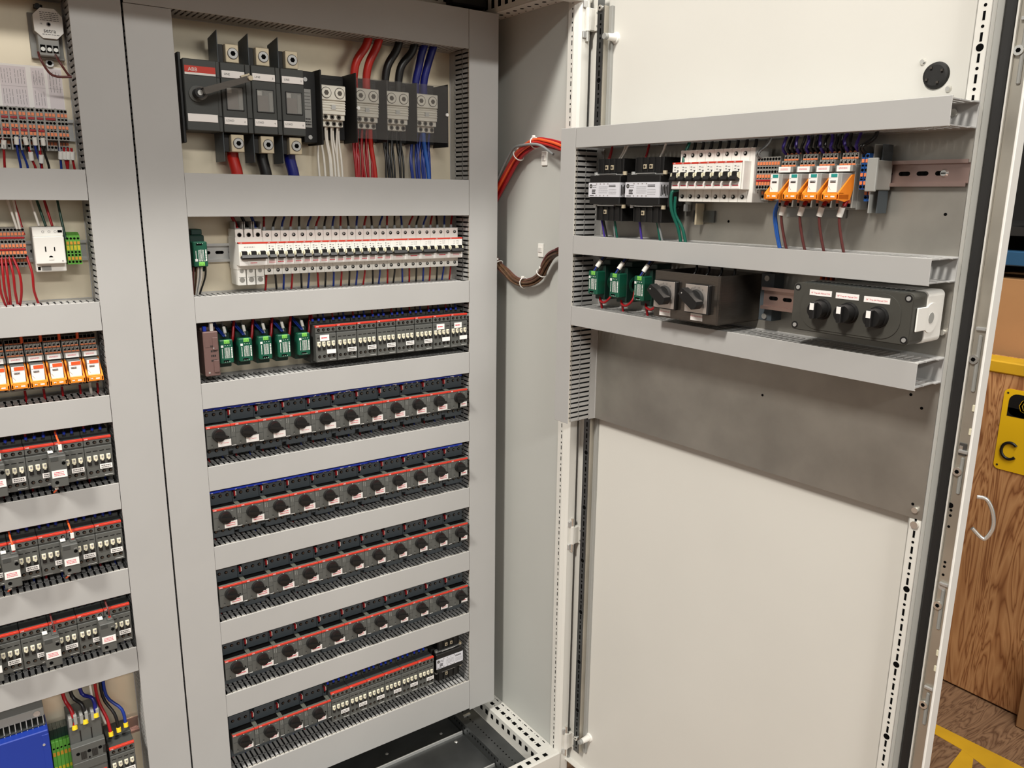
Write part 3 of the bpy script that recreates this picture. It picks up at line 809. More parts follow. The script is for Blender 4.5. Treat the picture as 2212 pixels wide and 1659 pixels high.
# upper terminal row of the left bay, in groups
x = -.7572; n = 0; jumpers = []
spl = MB().box(0, .0018, -.0465, -.008, -.0370, .0298, 'lgrey').mesh('separator_plate')
for g in (3, 3, 2, 2, 2, 2, 2, 3, 3, 3):
    x1 = x
    for k in range(g):
        x -= .0051
        thing('terminal_block', 'grey terminal block with orange levers, %s from the right in the upper left-bay row' % nth(n) if n else 'grey terminal block with orange levers, rightmost in the upper left-bay row',
              'terminal block', tg, (x, PLM, .3830), 0, 'terminal blocks of the upper row'); n += 1
    jumpers.append((x, x1, g))
    x -= .0020
    t = put('separator_plate', spl, None, (x + .0001, PLM, .3830), 0, 'thin grey separator plate after the %s group of terminals from the right' % nth(len(jumpers) - 1), 'plate', 'separator plates in the upper terminal row')
k = 0
for i, (a, b, g) in enumerate(jumpers):
    for zz, rows in ((.0128, range(1, 10)), (-.0060, range(2, 10))):
        if i in rows:
            single('jumper', MB().box(a + .0006, b - .0006, -.0478, -.0462, zz - .0018, zz + .0018, 'redwire', .0004),
                   'red jumper across the %s terminal group from the right, %s line of the upper row' % (nth(i), 'top' if zz > 0 else 'lower'), 'jumper', (0, PLM, .3830), 0, 'red jumpers'); k += 1
for i in range(20):
    thing('terminal_block', 'grey terminal block left of the white outlet, %s from the right' % nth(i) if i else 'grey terminal block left of the white outlet, rightmost one', 'terminal block', tg,
          (-.8432 - i * .0051, PLM, .1950), 0, 'terminal blocks left of the outlet')
for zz, nm in ((.0128, 'upper'), (-.0060, 'lower')):
    single('jumper', MB().box(-.945, -.8395, -.0478, -.0462, zz - .0016, zz + .0016, 'redwire', .0004), 'long %s red jumper across the terminals left of the outlet' % nm, 'jumper', (0, PLM, .1950))
for i in range(4):
    thing('terminal_block', 'green and yellow earth terminal, %s of four right of the outlet' % nthof(i, 4), 'terminal block', tpe, (-.7805 + i * .0054, PLM, .1900), 0, 'earth terminals right of the outlet')
# door terminals
for i in range(8):
    thing('terminal_block', 'grey terminal block on the door between breakers and relays, %s from the left' % nth(i), 'terminal block', tg, DW(.3870 + .0051 * i, PLD, .3170), TH, 'grey door terminals')
single('jumper', MB().box(.0005, .036, -.0478, -.0462, -.0080, -.0050, 'redwire', .0003), 'red jumper across the grey door terminals', 'jumper', DW(.3870, PLD, .3170), TH)
for i in range(2):
    thing('terminal_block', 'blue terminal block beside the grey end clamp, %s one' % ('left', 'right')[i], 'terminal block', tbl, DW(.5580 + .0055 * i, PLD, .3170), TH, 'blue door terminals')
# grey end clamp with plates
ec = MB().box(0, .0150, -.058, -.053, -.0225, .0225, 'lgrey', .001).box(.003, .0100, -.054, -.006, -.0200, .0200, 'tgrey', .001).box(-.004, -.0025, -.036, -.003, -.052, .042, 'lgrey', .0004).box(.0050, .0065, -.030, -.003, -.052, .042, 'dkblue', .0004)
thing('end_clamp', 'grey end clamp standing on the door rail right of the blue terminals', 'end clamp', [('clamp', ec)], DW(.5725, PLD, .3165), TH)
single('backing_plate', MB().box(0, .10, -.003, 0, 0, .090, 'lgrey'), 'pale grey plate showing behind and below the door relays', 'plate', DW(.4180, PLD - .0002, .2560), TH)

# ================================================================ relays with orange latches
def relay_parts(door=False):
    W = .0262
    b = MB(); top = MB()
    b.box(.0004, W, -.038, -.008, -.0440, .0440, 'tgrey', .0006)
    b.box(.0004, W, -.050, -.038, -.0420, .0190, 'tgrey', .0006)
    b.box(.0012, .0125, -.0505, -.0500, -.0400, -.0300, 'lgrey')
    for x in (.0040, .0215): b.box(x - .002, x + .002, -.0515, -.050, -.0350, -.0300, 'orangeclamp').box(x - .002, x + .002, -.0506, -.050, -.0400, -.0360, 'hole')
    b.box(.0004, W, -.058, -.050, .0085, .0170, 'tgrey', .0004)
    for k in range(4):
        x = .0040 + k * .0062
        for (z, y) in ((.0215, -.050), (.0305, -.044), (.0395, -.038)):
            top.box(x - .0027, x + .0029, y, -.008, z - .0040, z + .0042, 'tgrey')
            top.box(x - .0016, x + .0016, y - .0005, y, z - .0010, z + .0012, 'hole'); top.disc(x + .0008, y, z + .0024, .0008, 'hole', 6)
            top.box(x - .0026, x + .0028, y - .0009, y, z - .0040, z - .0018, 'orangeclamp')
    r = MB().box(.0032, W - .0032, -.0780, -.050, -.0240, .0060, 'lgrey' if door else 'dkgrey', .0006)
    f = MB().box(.0038, W - .0090 if door else W - .0040, -.0790, -.078, -.0225 if not door else -.0200, .0055, 'paper')
    xx = W - .0090 if door else W - .0040
    f.box(.0075, xx - .0005, -.0796, -.079, -.0010 if not door else .0005, .0050, 'teal' if door else 'orangewire')
    f.box(.0068, .0150, -.0794, -.079, -.0070, -.0042, 'inktext').box(.0074, .0144, -.0797, -.0794, -.0063, -.0049, 'paper').dashes(.0078, .0142, -.0797, -.0062, -.0050, 'inktext', rows=1, w=.0008, gap=.0003, h=.9, rng=random.Random(2))
    f.tube([(.0044, -.0792, -.0008), (.0068, -.0792, -.0008)], .0002, 'inktext', 4).tube([(.0046, -.0792, -.0120), (.0080, -.0792, -.0170)], .0002, 'inktext', 4)
    l = MB()
    l.box(.0004, W - .0004, -.0870, -.060, -.0305, -.0225, 'orange', .0008)
    l.box(.0004, W - .0004, -.0860, -.074, -.0228, -.0205, 'orange', .0004)
    for x in (.0004, W - .0028):
        l.prism([(-.0870, -.0305), (-.0870, -.0215), (-.0560, .0035), (-.0460, .0060), (-.0460, -.0050), (-.0560, -.0300), (-.0700, -.0330)], x, x + .0024, 'orange', axis='x')
    l.box(.0075, .0080, -.0874, -.0870, -.0280, -.0245, 'inktext').box(.0060, .0095, -.0873, -.0870, -.0268, -.0250, 'paper').box(.0140, .0200, -.0873, -.0870, -.0272, -.0250, 'paper')
    lb = sticker(.0030, .0230, .0088, .0168, -.0586, rows=2, seed=14)
    return baked([('socket', b), ('terminal_tier', top, [], 'grey tiers with orange levers'), ('plug_in_relay', r), ('relay_face', f, [], 'white relay face with a %s spot' % ('teal' if door else 'orange')),
                  ('retaining_latch', l, [], 'orange latch'), ('label_sticker', lb, [], 'white sticker with red print')])
rp, rpd = relay_parts(), relay_parts(True)
for i in range(7):
    thing('relay', 'relay with bright orange latch in the left bay, %s' % ('rightmost' if i == 0 else nth(i) + ' from the right'), 'relay', rp, (-.7772 - .0276 * i, PLM, -.0035), 0, 'orange-latched relays in the left bay')
for i in range(4):
    thing('relay', 'relay with orange latch and teal spot on the door, %s of four' % nthof(i, 4), 'relay', rpd, DW(.4318 + .0315 * i, PLD, .3130), TH, 'orange-latched relays on the door')

# ================================================================ control transformers
def trafo_parts(w=.080, seed=0, text_rng=1):
    b = MB()
    b.box(0, w, -.072, -.010, -.0260, .0260, 'black', .0015)
    b.box(-.003, w + .006, -.050, -.030, -.0300, .0300, 'blacksoft', .002)
    for s in (1, -1):
        b.box(.008, w - .006, -.060, -.014, s * .0260, s * .0300, 'blacksoft', .001)
    parts = [('core', b)]
    for s in (1, -1):
        br = MB().box(.004, w + .002, -.064, -.058, s * .0262, s * .0276, 'zinc', .0004).box(.018, w - .018, -.068, -.062, s * .0276, s * .0290, 'zinc', .0004)
        br.cyl((.006, -.060, s * .0262), .0042, s * .0055, 'zinc', axis='z').cyl((w, -.060, s * .0262), .0042, s * .0065, 'nickel', axis='z').box(w + .004, w + .013, -.012, -.002, s * .024, s * .036, 'zinc', .0006)
        parts.append(('frame_bracket', br))
        t = MB()
        z0, z1 = (.0300, .0440) if s > 0 else (-.0560, -.0300)
        t.box(.010, w - .004, -.060, -.014, min(s * .030, s * .056), max(s * .030, s * .056), 'black', .0008)
        for k in range(5): t.box(.012 + k * .0143, .0132 + k * .0143, -.0625, -.014, s * .031, s * .0555, 'blacksoft')
        ks = (1, 2) if s > 0 else (1,)
        for k in ks: t.box(.0165 + k * .0143, .0235 + k * .0143, -.0630, -.060, s * .0400 - .004, s * .0400 + .004, 'nickel', .0005).disc(.020 + k * .0143, -.0630, s * .040, .0022, 'steel', 8)
        parts.append(('terminal_strip', t, [], 'black screw terminal strip'))
    lb = MB().box(-.0008, w + .0004, -.0730, -.0721, -.0130, .0130, 'silverlabel')
    lb.box(w + .0002, w + .0009, -.0730, -.048, -.0130, .0130, 'silverlabel')
    rg_ = random.Random(seed); y = -.0730
    lb.cyl((.0055, y, .0065), .0038, -.0003, 'inktext', n=16).box(.0030, .0080, -.0736, -.0732, .0058, .0072, 'lgrey').dashes(.0105, .0200, y, .0030, .0090, 'inktext', rows=2, w=.002, h=.3, rng=rg_)
    lb.dashes(.0085, .0180, y, -.0080, .0010, 'inktext', rows=3, w=.0020, gap=.0003, h=.6, rng=rg_).dashes(.003, .014, y, -.0115, -.0095, 'inktext', rows=1, w=.003, gap=.0002, h=.5, rng=rg_)
    for k in range(4): lb.box(.019 + k * .010, .0215 + k * .010, y - .0003, y, .0095, .0118, 'greytext').box(.019 + k * .010, .0215 + k * .010, y - .0003, y, -.0115, -.0092, 'greytext')
    lb.dashes(.0270, .0500, y, -.0070, .0070, 'inktext', rows=4, w=.0006, gap=.0014, h=.3, rng=rg_).dashes(.0530, .0700, y, .0050, .0095, 'inktext', rows=2, w=.003, gap=.0003, h=.5, rng=rg_).dashes(.0530, .0720, y, -.0085, .0020, 'inktext', rows=4, w=.0008, gap=.0010, h=.2, rng=rg_)
    for k in range(5): lb.box(w + .0009, w + .0012, -.070 + k * .004, -.068 + k * .004, -.010 + (k % 3) * .002, .009 - (k % 2) * .003, 'inktext')
    parts.append(('rating_label', lb, [], 'silver grey printed label'))
    return baked(parts)
tp = trafo_parts(.080, 3)
thing('control_transformer', 'black control transformer with silver label, left of two on the door', 'transformer', tp, DW(.0355, PLD, .2960), TH, 'transformers on the door')
thing('control_transformer', 'black control transformer with silver label, right of two on the door beside the breakers', 'transformer', tp, DW(.1310, PLD, .2960), TH, 'transformers on the door')
thing('control_transformer', 'black control transformer with silver label in the lower right corner of the middle bay', 'transformer', trafo_parts(.0745, 8), (-.0905, PLM, -.8320), 0)
single('mounting_bracket', MB().box(0, .045, -.004, 0, -.030, -.010, 'galvdark').box(.018, .022, -.022, -.003, -.034, .002, 'nickel'), 'small bright steel bracket below the left door breakers', 'bracket', DW(.232, PLD, .2720), TH)

# ================================================================ the two boxes with knobs on the door
bx = MB()
D0_, D1_ = -.030, PLD
t_ = .0016
bw = .1360
def bb(mb, s0, s1, d0, d1, z0, z1, m, b=0): return mb.box(s0, s1, d0, d1, z0, z1, m, b)
bb(bx, 0, bw, D0_, D0_ + t_, 0, .0780, 'steel', .0010); bb(bx, 0, t_, D0_, D1_, 0, .0780, 'steel'); bb(bx, bw - t_, bw, D0_, D1_, 0, .0780, 'steel')
bb(bx, 0, bw, D0_, D1_, 0, t_, 'steel'); bb(bx, 0, bw, D1_ - t_, D1_, 0, .0780, 'steel')
bx.cyl((bw - .0035, D0_ + .0035, 0), .0038, .0780, 'steel', axis='z', n=12)
parts = [('housing', bx)]
for k, s in enumerate((.0055, .0728)):
    pl = MB().box(s, s + .0480, D0_ - .0080, D0_ - .0002, .0155, .0630, 'black', .0010)
    fc = MB().box(s + .0008, s + .0455, D0_ - .0088, D0_ - .0079, .0172, .0622, 'plate', .0004)
    cx, cz = s + .0245, .0400
    for j, c in enumerate(('1', '2', '3', '4', '5')[1:]): 
        a = pi / 2 + .9 - j * .45 - .22
        fc.text(c, cx + .0185 * cos(a), D0_ - .0090, cz + .0185 * sin(a), .0036, 'inktext')
    kn = MB().cyl((cx, D0_ - .0088, cz), .0150, -.0060, 'blacksoft', n=26, r2=.0140)
    a = -.62
    P = [(-.0215, -.0060), (-.0215, .0060), (-.006, .0085), (.0150, .0080), (.0190, .0040), (.0190, -.0040), (.0150, -.0080), (-.006, -.0085)]
    kn.prism([(cx + p[0] * cos(a) - p[1] * sin(a), cz + p[0] * sin(a) + p[1] * cos(a)) for p in P], D0_ - .0140, D0_ - .0300, 'black')
    kn.disc(cx - .0165 * cos(a), D0_ - .0300, cz - .0165 * sin(a), .0012, 'zinc', 8)
    parts.append(('selector_switch', pl, [('switch_face', fc, None, 'brushed silver face with numbers'), ('selector_knob', kn, None, 'black knob')]))
    parts.append(('label_sticker', MB().box(s + .0080, s + .0320, D0_ - .0006, D0_, .0032, .0152, 'paper').text(('USED WATER LEFT', 'USED WATER RIGHT')[k], s + .0200, D0_ - .0008, .0100, .0026, 'redtext'), [], 'white sticker with red print'))
thing('stainless_box', 'open-topped stainless steel box with two black selector knobs on the door', 'switch box', parts, tuple(DW(.2440, 0, .0850)), TH)
gb = MB()
gx0, gx1 = 0, .1760
# dark cover with rounded corners, then the white base behind it
def rrect(x0, x1, z0, z1, r, n=5):
    out = []
    for cx, cz, a0 in ((x1 - r, z1 - r, 0), (x0 + r, z1 - r, 90), (x0 + r, z0 + r, 180), (x1 - r, z0 + r, 270)):
        for k in range(n + 1):
            a = math.radians(a0 + 90 * k / n); out.append((cx + r * cos(a), cz + r * sin(a)))
    return out
gb.prism(rrect(0, .1760, 0, .0690, .0070), -.0150, .0200, 'greybox')
gb.prism(rrect(.0012, .1748, .0012, .0678, .0065), -.0165, -.0150, 'greybox')
gb.prism(rrect(.0150, .1620, .0045, .0655, .0270, 9), -.0178, -.0165, 'greybox')
for z in (0, .0690):
    for k in range(22): gb.box(.014 + k * .0068, .016 + k * .0068, -.010, .020, z - .0008, z + .0008, 'dkgrey2')
parts = [('lid', gb, [], 'dark grey lid')]
base = MB().prism(rrect(.0005, .1775, -.0010, .0700, .0070), .0202, PLD - .012, 'white').prism(rrect(.004, .175, .004, .066, .005), .015, .0202, 'white')
base.cyl((.1765, .032, .0340), .0200, .0022, 'white', axis='x', n=24).cyl((.1787, .032, .0340), .0075, .0004, 'lgrey', axis='x', n=16).box(.1770, .1790, -.0080, .0200, .018, .050, 'white', .001)
parts.append(('base', base, [], 'white base'))
for x in (.0070, .1690):
    for z in (.0070, .0620): parts.append(('cover_screw', MB().cyl((x, -.0150, z), .0052, -.0016, 'black', n=14).cyl((x, -.0166, z), .0030, -.0008, 'zinc', n=10)))
for k, s in enumerate((.0445, .0850, .1275)):
    z = .0345 - k * .0006
    kn = MB().cyl((s + .004, -.0178, z), .0150, -.0050, 'black', n=26, r2=.0140).cyl((s + .004, -.0228, z), .0125, -.0140, 'black', n=26, r2=.0118)
    kn.box(s + .0005, s + .0075, -.0440, -.0360, z - .0120, z + .0120, 'black', .0012)
    parts.append(('selector_knob', kn, [('pointer', MB().box(s + .0010, s + .0070, -.0448, -.0440, z + .0010, z + .0105, 'paper'), None, 'white pointer mark')], 'black selector knob'))
    w = .0180 + (k == 2) * .001
    parts.append(('label_sticker', MB().box(s - w + .001, s + w - .001, -.0186, -.0178, z + .0185, z + .0265, 'paper').text(('18" Trap #3 Manual ON', '18" Trap #1 Manual ON', '36" Trap #4 Manual ON')[k], s, -.0189, z + .0222, .0030, 'redtext'), [], 'white sticker with red print'))
thing('control_station', 'dark grey control box with three black knobs and white base on the door', 'control box', parts, tuple(DW(.5010, 0, .0960)), TH)

# ================================================================ left bay single things
tr = MB().box(-.0235, .0235, -.004, 0, -.0350, .0350, 'lgrey', .0006).box(-.0235, .0235, -.014, -.004, -.0350, -.0320, 'lgrey', .0006)
tr.box(-.0150, .0150, -.030, -.004, -.0320, .0060, 'lgrey', .001)
oc = [(-.0185, -.0110), (-.0185, .0130), (-.0075, .0240), (.0125, .0240), (.0225, .0130), (.0225, -.0110), (.0125, -.0210), (-.0075, -.0210)]
tr2 = MB().prism([(p[0] * .98, p[1] * .98 + .0150) for p in oc], -.030, -.004, 'lgrey')
fc = MB().prism([(p[0], p[1] + .0150) for p in oc], -.0345, -.030, 'white')
fc.disc(.0020, -.0345, .0150, .0033, 'greytext', 16).disc(.0024, -.0349, .0152, .0022, 'hole', 12)
fc.text('setra', .0028, -.0350, .0052, .0088, 'inktext').dashes(-.009, .017, -.0345, .0195, .0340, 'inktext', rows=5, w=.0030, gap=.0010, h=.28, rng=random.Random(3)).dashes(-.008, .016, -.0345, -.0015, .0010, 'inktext', rows=1, w=.004, gap=.001, h=.3, rng=random.Random(4))
fc.text('CE', -.0085, -.0350, .0150, .0030, 'inktext')
ts = MB().box(-.0140, .0140, -.031, -.030, -.0260, -.0150, 'lgrey')
for k in range(3): ts.box(-.0128 + k * .0092, -.0058 + k * .0092, -.0318, -.031, -.0270, -.0160, 'hole')
prt = [('housing', tr), ('sensor_body', tr2), ('printed_face', fc, [], 'cream octagonal printed face'), ('terminal_strip', ts),
       ('port', MB().cyl((-.0080, -.015, .0400), .0065, .006, 'blacksoft', axis='z').cyl((-.010, -.020, .0420), .004, -.010, 'black'), [], 'black pressure port')]
for k in range(3): prt.append(('terminal_screw', MB().cyl((-.0093 + k * .0092, -.0318, -.0225), .0032, -.0010, 'chrome', n=12)))
prt.append(('fixing_screw', MB().cyl((.0010, -.002, -.0400), .0062, -.005, 'zinc', n=14).cyl((.0010, -.007, -.0400), .0038, -.0006, 'hole', n=6)))
thing('pressure_transmitter', 'pressure transmitter with cream octagonal face at the top of the left bay', 'pressure transmitter', prt, (-.7703, PLM, .5270), 0)
pd = MB().box(-.93, -.7530, -.0006, 0, .405, .4815, 'paper')
rg = random.Random(5)
for k in range(5):
    x0 = -.797 - k * .0260
    if k == 0: x0 = -.7800
for k, x0 in enumerate((-.7745, -.7975, -.8235, -.8420, -.8680, -.8940)):
    wd = .0185 if k else .0205
    pd.box(x0, x0 + wd, -.0009, -.0006, .410, .4785, 'paperlilac')
    pd.dashes(x0 + .001, x0 + wd - .001, -.0009, .4520 if k else .4420, .4745, 'greytext', rows=4, w=.006, gap=.0015, h=.16, rng=rg, vertical=True)
    if k: pd.dashes(x0 + .001, x0 + wd - .001, -.0009, .420, .4430, 'greytext', rows=4, w=.007, gap=.0015, h=.16, rng=rg, vertical=True)
    pd.box(x0, x0 + wd, -.0011, -.0009, .4475, .4478, 'greytext')
for q in range(7): pd.box(-.7950 + q * .0025, -.7946 + q * .0025, -.0011, -.0009, .4560, .4650, 'greytext')
single('wiring_chart', pd, 'white printed terminal chart stuck on the plate above the upper terminals', 'paper sheet', (0, PLM, 0))
ob = MB().box(0, .0445, -.046, -.006, -.0370, .0365, 'white', .0012).box(0, .0445, -.052, -.040, .0215, .0365, 'white', .0010)
fcx = MB().box(-.0002, .0437, -.0610, -.046, -.0230, .0215, 'white', .0012)
fcx.box(.0145, .0162, -.0614, -.061, -.0030, .0055, 'hole').box(.0275, .0290, -.0614, -.061, -.0020, .0045, 'hole').disc(.0220, -.061, -.0125, .0030, 'hole', 14).box(.0185, .0255, -.0616, -.061, -.0165, -.0125, 'white')
fcx.disc(.0385, -.061, -.0185, .0013, 'greytext', 8)
prt = [('housing', ob), ('socket_face', fcx, [], 'white face with two slots and an earth hole')]
for k in range(3): prt.append(('terminal_screw', MB().cyl((.0150 + k * .0090, -.052, .0290), .0020, -.0004, 'greytext', n=12).disc(.0150 + k * .0090, -.0524, .0288, .0013, 'white', 8)))
ob.box(.0365, .0430, -.0524, -.052, .0275, .0315, 'hole').box(.0025, .0065, -.0464, -.046, -.0340, -.0285, 'hole').box(.0080, .0220, -.0464, -.046, -.0350, -.0270, 'lgrey')
thing('power_outlet', 'white rail-mounted power outlet between red terminals and green earth terminals', 'power outlet', prt, (-.8280, PLM, .1880), 0)
# blue power box with heat sink
bb_ = MB().box(-1.06, -.9015, -.0805, -.022, -.200, .0960, 'bluebox', .0015).box(-.9130, -.9017, -.0812, -.0800, -.200, .0880, 'bluebox', .0006)
hsx = MB().box(-1.06, -.9035, -.018, -.002, -.200, .1330, 'lgrey', .001)
for k in range(18): hsx.box(-1.055 + k * .0087, -1.0535 + k * .0087, -.064, -.018, -.195, .1180, 'lgrey')
hsx.box(-1.06, -.9035, -.064, -.018, .0980, .1000, 'dkgrey2')
hsx.box(-1.06, -.9035, -.062, -.018, .1150, .1320, 'lgrey', .0008)
thing('power_supply', 'blue power unit with grey finned heat sink in the lower left corner', 'power supply',
      [('housing', bb_, [], 'blue front'), ('heat_sink', hsx, [], 'grey fins'), ('screw', MB().cyl((-.9110, -.0812, .0690), .0022, -.001, 'zinc')), ('screw', MB().cyl((-.9150, -.062, .1240), .0055, -.003, 'zinc')),
       ('label_sticker', MB().box(-.960, -.9180, -.0812, -.0805, .0060, .0190, 'paper').dashes(-.955, -.922, -.0812, .0080, .0160, 'redtext', rows=2, w=.002, gap=.0004, h=.35, rng=random.Random(6)))], (0, PLM, -.7600), 0)
for i in range(5):
    x = -.8985 + i * .0063
    g = MB().box(x, x + .0060, -.040, -.006, -.060, .040, 'pegreen', .0005).box(x, x + .0060, -.030, -.006, .040, .060, 'dkgreen').box(x + .0008, x + .0052, -.0404, -.040, .010, .018, 'orangepe').box(x + .0008, x + .0052, -.0404, -.040, -.020, -.013, 'peyellow').disc(x + .003, -.040, .026, .0018, 'hole', 8).disc(x + .003, -.040, -.030, .0018, 'hole', 8)
    single('terminal_block', g, 'green earth terminal right of the blue power unit, %s of five' % nthof(i, 5), 'terminal block', (0, PLM, -.7600), 0, 'earth terminals beside the blue unit')
# large motor starter, lower left
ms = MB().box(-.8690, -.8145, -.060, -.008, -.0350, .0880, 'dkgrey', .001).box(-.8700, -.8135, -.075, -.060, -.1700, .0370, 'dkgrey', .001).box(-.8690, -.8145, -.040, -.008, -.170, -.030, 'dkgrey2')
for k in range(3):
    x = -.8600 + k * .0185
    ms.box(x - .0075, x - .002, -.062, -.045, .0730, .0920, 'lgrey', .0006).box(x + .001, x + .0065, -.062, -.045, .0750, .0940, 'lgrey', .0006)
    ms.box(x + .0080, x + .0098, -.0605, -.06, .0100, .0600, 'black')
    ms.disc(x, -.075, .0220, .0032, 'hole', 14)
    for j in range(7): ms.box(x + .0045 + j * .0014, x + .0052 + j * .0014, -.0755, -.075, .0080, .0240, 'black')
ms.box(-.8700, -.8135, -.0765, -.075, -.0130, .0040, 'dkgrey', .0008).box(-.8430, -.8160, -.0768, -.0750, -.0310, -.0250, 'red').disc(-.8420, -.0765, .0095, .0016, 'hole', 8)
thing('motor_starter', 'large dark grey motor starter with yellow-tipped wires on top, lower left bay', 'motor starter', [('housing', ms)], (0, PLM, -.7600), 0)
place_contactor(-.8095, -.7830, 'dark grey contactor with yellow-tipped wires on top, lower left bay', None, 1)
# ================================================================ the enclosure with its open door
BASE = Vector((-.30, .05, -1.10))
cab = put('control_cabinet', None, None, BASE, 0, 'large pale grey two-bay control cabinet with its right door swung open', 'control cabinet')
def cpart(name, mb, label=None, parent=None): return put(name, mb.mesh(name), cab, -BASE, 0, label)
cpart('mounting_plate', MB().box(-.662, .092, PLM, PLM + .003, -1.03, .72, 'galvpanel'), 'galvanised mounting plate of the middle bay')
cpart('mounting_plate', MB().box(-1.30, -.668, PLM, PLM + .003, -1.03, .72, 'galvpanel'), 'galvanised mounting plate of the left bay')
cpart('side_panel', MB().box(.115, .117, -.2, .30, -1.08, .72, 'creamshade'), 'pale right side panel')
cpart('back_panel', MB().box(-1.4, .117, .30, .302, -1.08, .72, 'cream'))
cpart('roof', MB().box(-1.4, .145, -.222, .302, .718, .722, 'cream').box(-1.4, .145, -.222, -.196, .652, .718, 'cream', .002), 'roof with front lip')
pp = [(.112, -.188), (.112, -.2060), (.1165, -.2145), (.121, -.2195), (.1405, -.2195), (.1405, -.205), (.118, -.205), (.118, -.188)]
post = MB().prism(pp, -1.08, .72, 'cream', axis='z')
z = -1.02; k = 0
while z < .655:
    post.box(.1117, .112, -.2020, -.1998, z, z + .0090, 'hole'); post.box(.1117, .112, -.2022, -.1996, z + .0145, z + .0178, 'hole'); z += .0253
post.box(.1405, .1430, -.2180, -.19, -1.08, .72, 'blacksoft')  # black strip painting the shade in the gap between post and door
cpart('corner_post', post, 'pale front corner post with rows of punched holes')
# lower side rail with square holes, front cross rail
rl = MB().box(.072, .1148, -.195, .10, -1.0235, -1.0205, 'cream', .0008).box(.070, .073, -.195, .10, -1.066, -1.0205, 'cream', .0008).box(.052, .071, -.195, .10, -1.070, -1.066, 'cream', .0005)
y = -.178
while y < .09:
    rl.box(.0835, .0925, y, y + .0125, -1.0205, -1.0202, 'hole'); rl.box(.0865, .0890, y + .0175, y + .0200, -1.0205, -1.0202, 'hole')
    rl.box(.1055, .1080, y + .004, y + .0140, -1.0205, -1.0202, 'hole'); rl.box(.1060, .1076, y + .0190, y + .0206, -1.0205, -1.0202, 'hole')
    rl.box(.0697, .0700, y, y + .0110, -1.044, -1.031, 'hole'); y += .025
cpart('side_rail', rl, 'cream perforated lower side rail')
fr = MB().box(-1.4, .118, -.222, -.192, -1.075, -1.0205, 'cream', .003)
for i in range(40): fr.box(.075 - i * .025, .086 - i * .025, -.214, -.204, -1.0205, -1.0202, 'hole')
cpart('front_rail', fr)
tr_ = MB().box(.070, .1148, -.195, .12, .6600, .6630, 'cream', .0008).box(.070, .073, -.195, .12, .663, .718, 'cream')
y = -.19
while y < .11:
    tr_.cyl((.0880, y, .6600), .0045, -.0003, 'hole', axis='z', n=12).cyl((.1070, y + .012, .6600), .0020, -.0003, 'hole', axis='z', n=8).box(.0697, .07, y, y + .011, .672, .692, 'hole'); y += .025
cpart('side_rail', tr_, 'cream perforated upper side rail')
bk = MB().box(-1.3, .07, .062, .079, .668, .720, 'cream')
for i in range(50): bk.box(.05 - i * .025, .062 - i * .025, .0617, .062, .680, .690, 'hole')
bk.box(-.02, .065, .03, .062, .672, .70, 'blacksoft', .003)
cpart('rear_rail', bk)
ch = MB().box(.000, .052, -.192, .105, -1.047, -1.044, 'galvdark').box(-.002, .004, -.192, .105, -1.070, -1.0430, 'galvdark', .0006)
y = -.18
while y < .09:
    ch.cyl((.022, y, -1.044), .0020, .0003, 'hole', axis='z', n=8).box(-.0023, -.002, y, y + .004, -1.056, -1.051, 'hole'); y += .0125
ch.box(.014, .034, .050, .056, -1.044, -1.0415, 'chrome')
cpart('chassis_rail', ch, 'dark perforated steel rail beside the floor plates')
fp = MB()
for a, b in ((-.19, -.118), (-.110, .030), (.038, .29)):
    fp.box(-1.39, -.004, a, b, -1.074, -1.072, 'galvdark').box(-1.39, -.004, b - .0020, b + .0015, -1.0740, -1.0640, 'zinc', .0008)
for x, yy in ((-.050, .060), (-.035, .010), (-.03, -.13), (-.20, .07)): fp.cyl((x, yy, -1.072), .0045, .002, 'chrome', axis='z', r2=.002)
cpart('floor_plate', fp, 'shiny dark galvanised floor plates')
cpart('plinth', MB().box(-1.4, .14, -.21, .30, -1.20, -1.08, 'dkgrey2'))
for zz in (.62, -.4615, -.995):
    h = MB().box(.1215, .1330, -.2240, -.2180, zz + .021, zz + .034, 'zinc', .001).box(.1215, .1330, -.2240, -.2180, zz - .034, zz - .021, 'zinc', .001).cyl((.1330, -.2225, zz - .040), .0042, .080, 'chrome', axis='z', n=12)
    h.cyl((.1330, -.2225, zz - .021), .0062, .042, 'cream', axis='z', n=14)
    h.box(.1330, .1475, -.2290, -.2190, zz - .021, zz + .021, 'cream', .002).box(.1455, .1480, -.2480, -.2200, zz - .021, zz + .021, 'cream', .001)
    for q in (-.012, .012): h.cyl((.1455, -.236, zz + q), .0020, -.0012, 'lgrey', axis='x', n=8)
    cpart('hinge', h, 'hinge with steel knuckles and cream leaf')
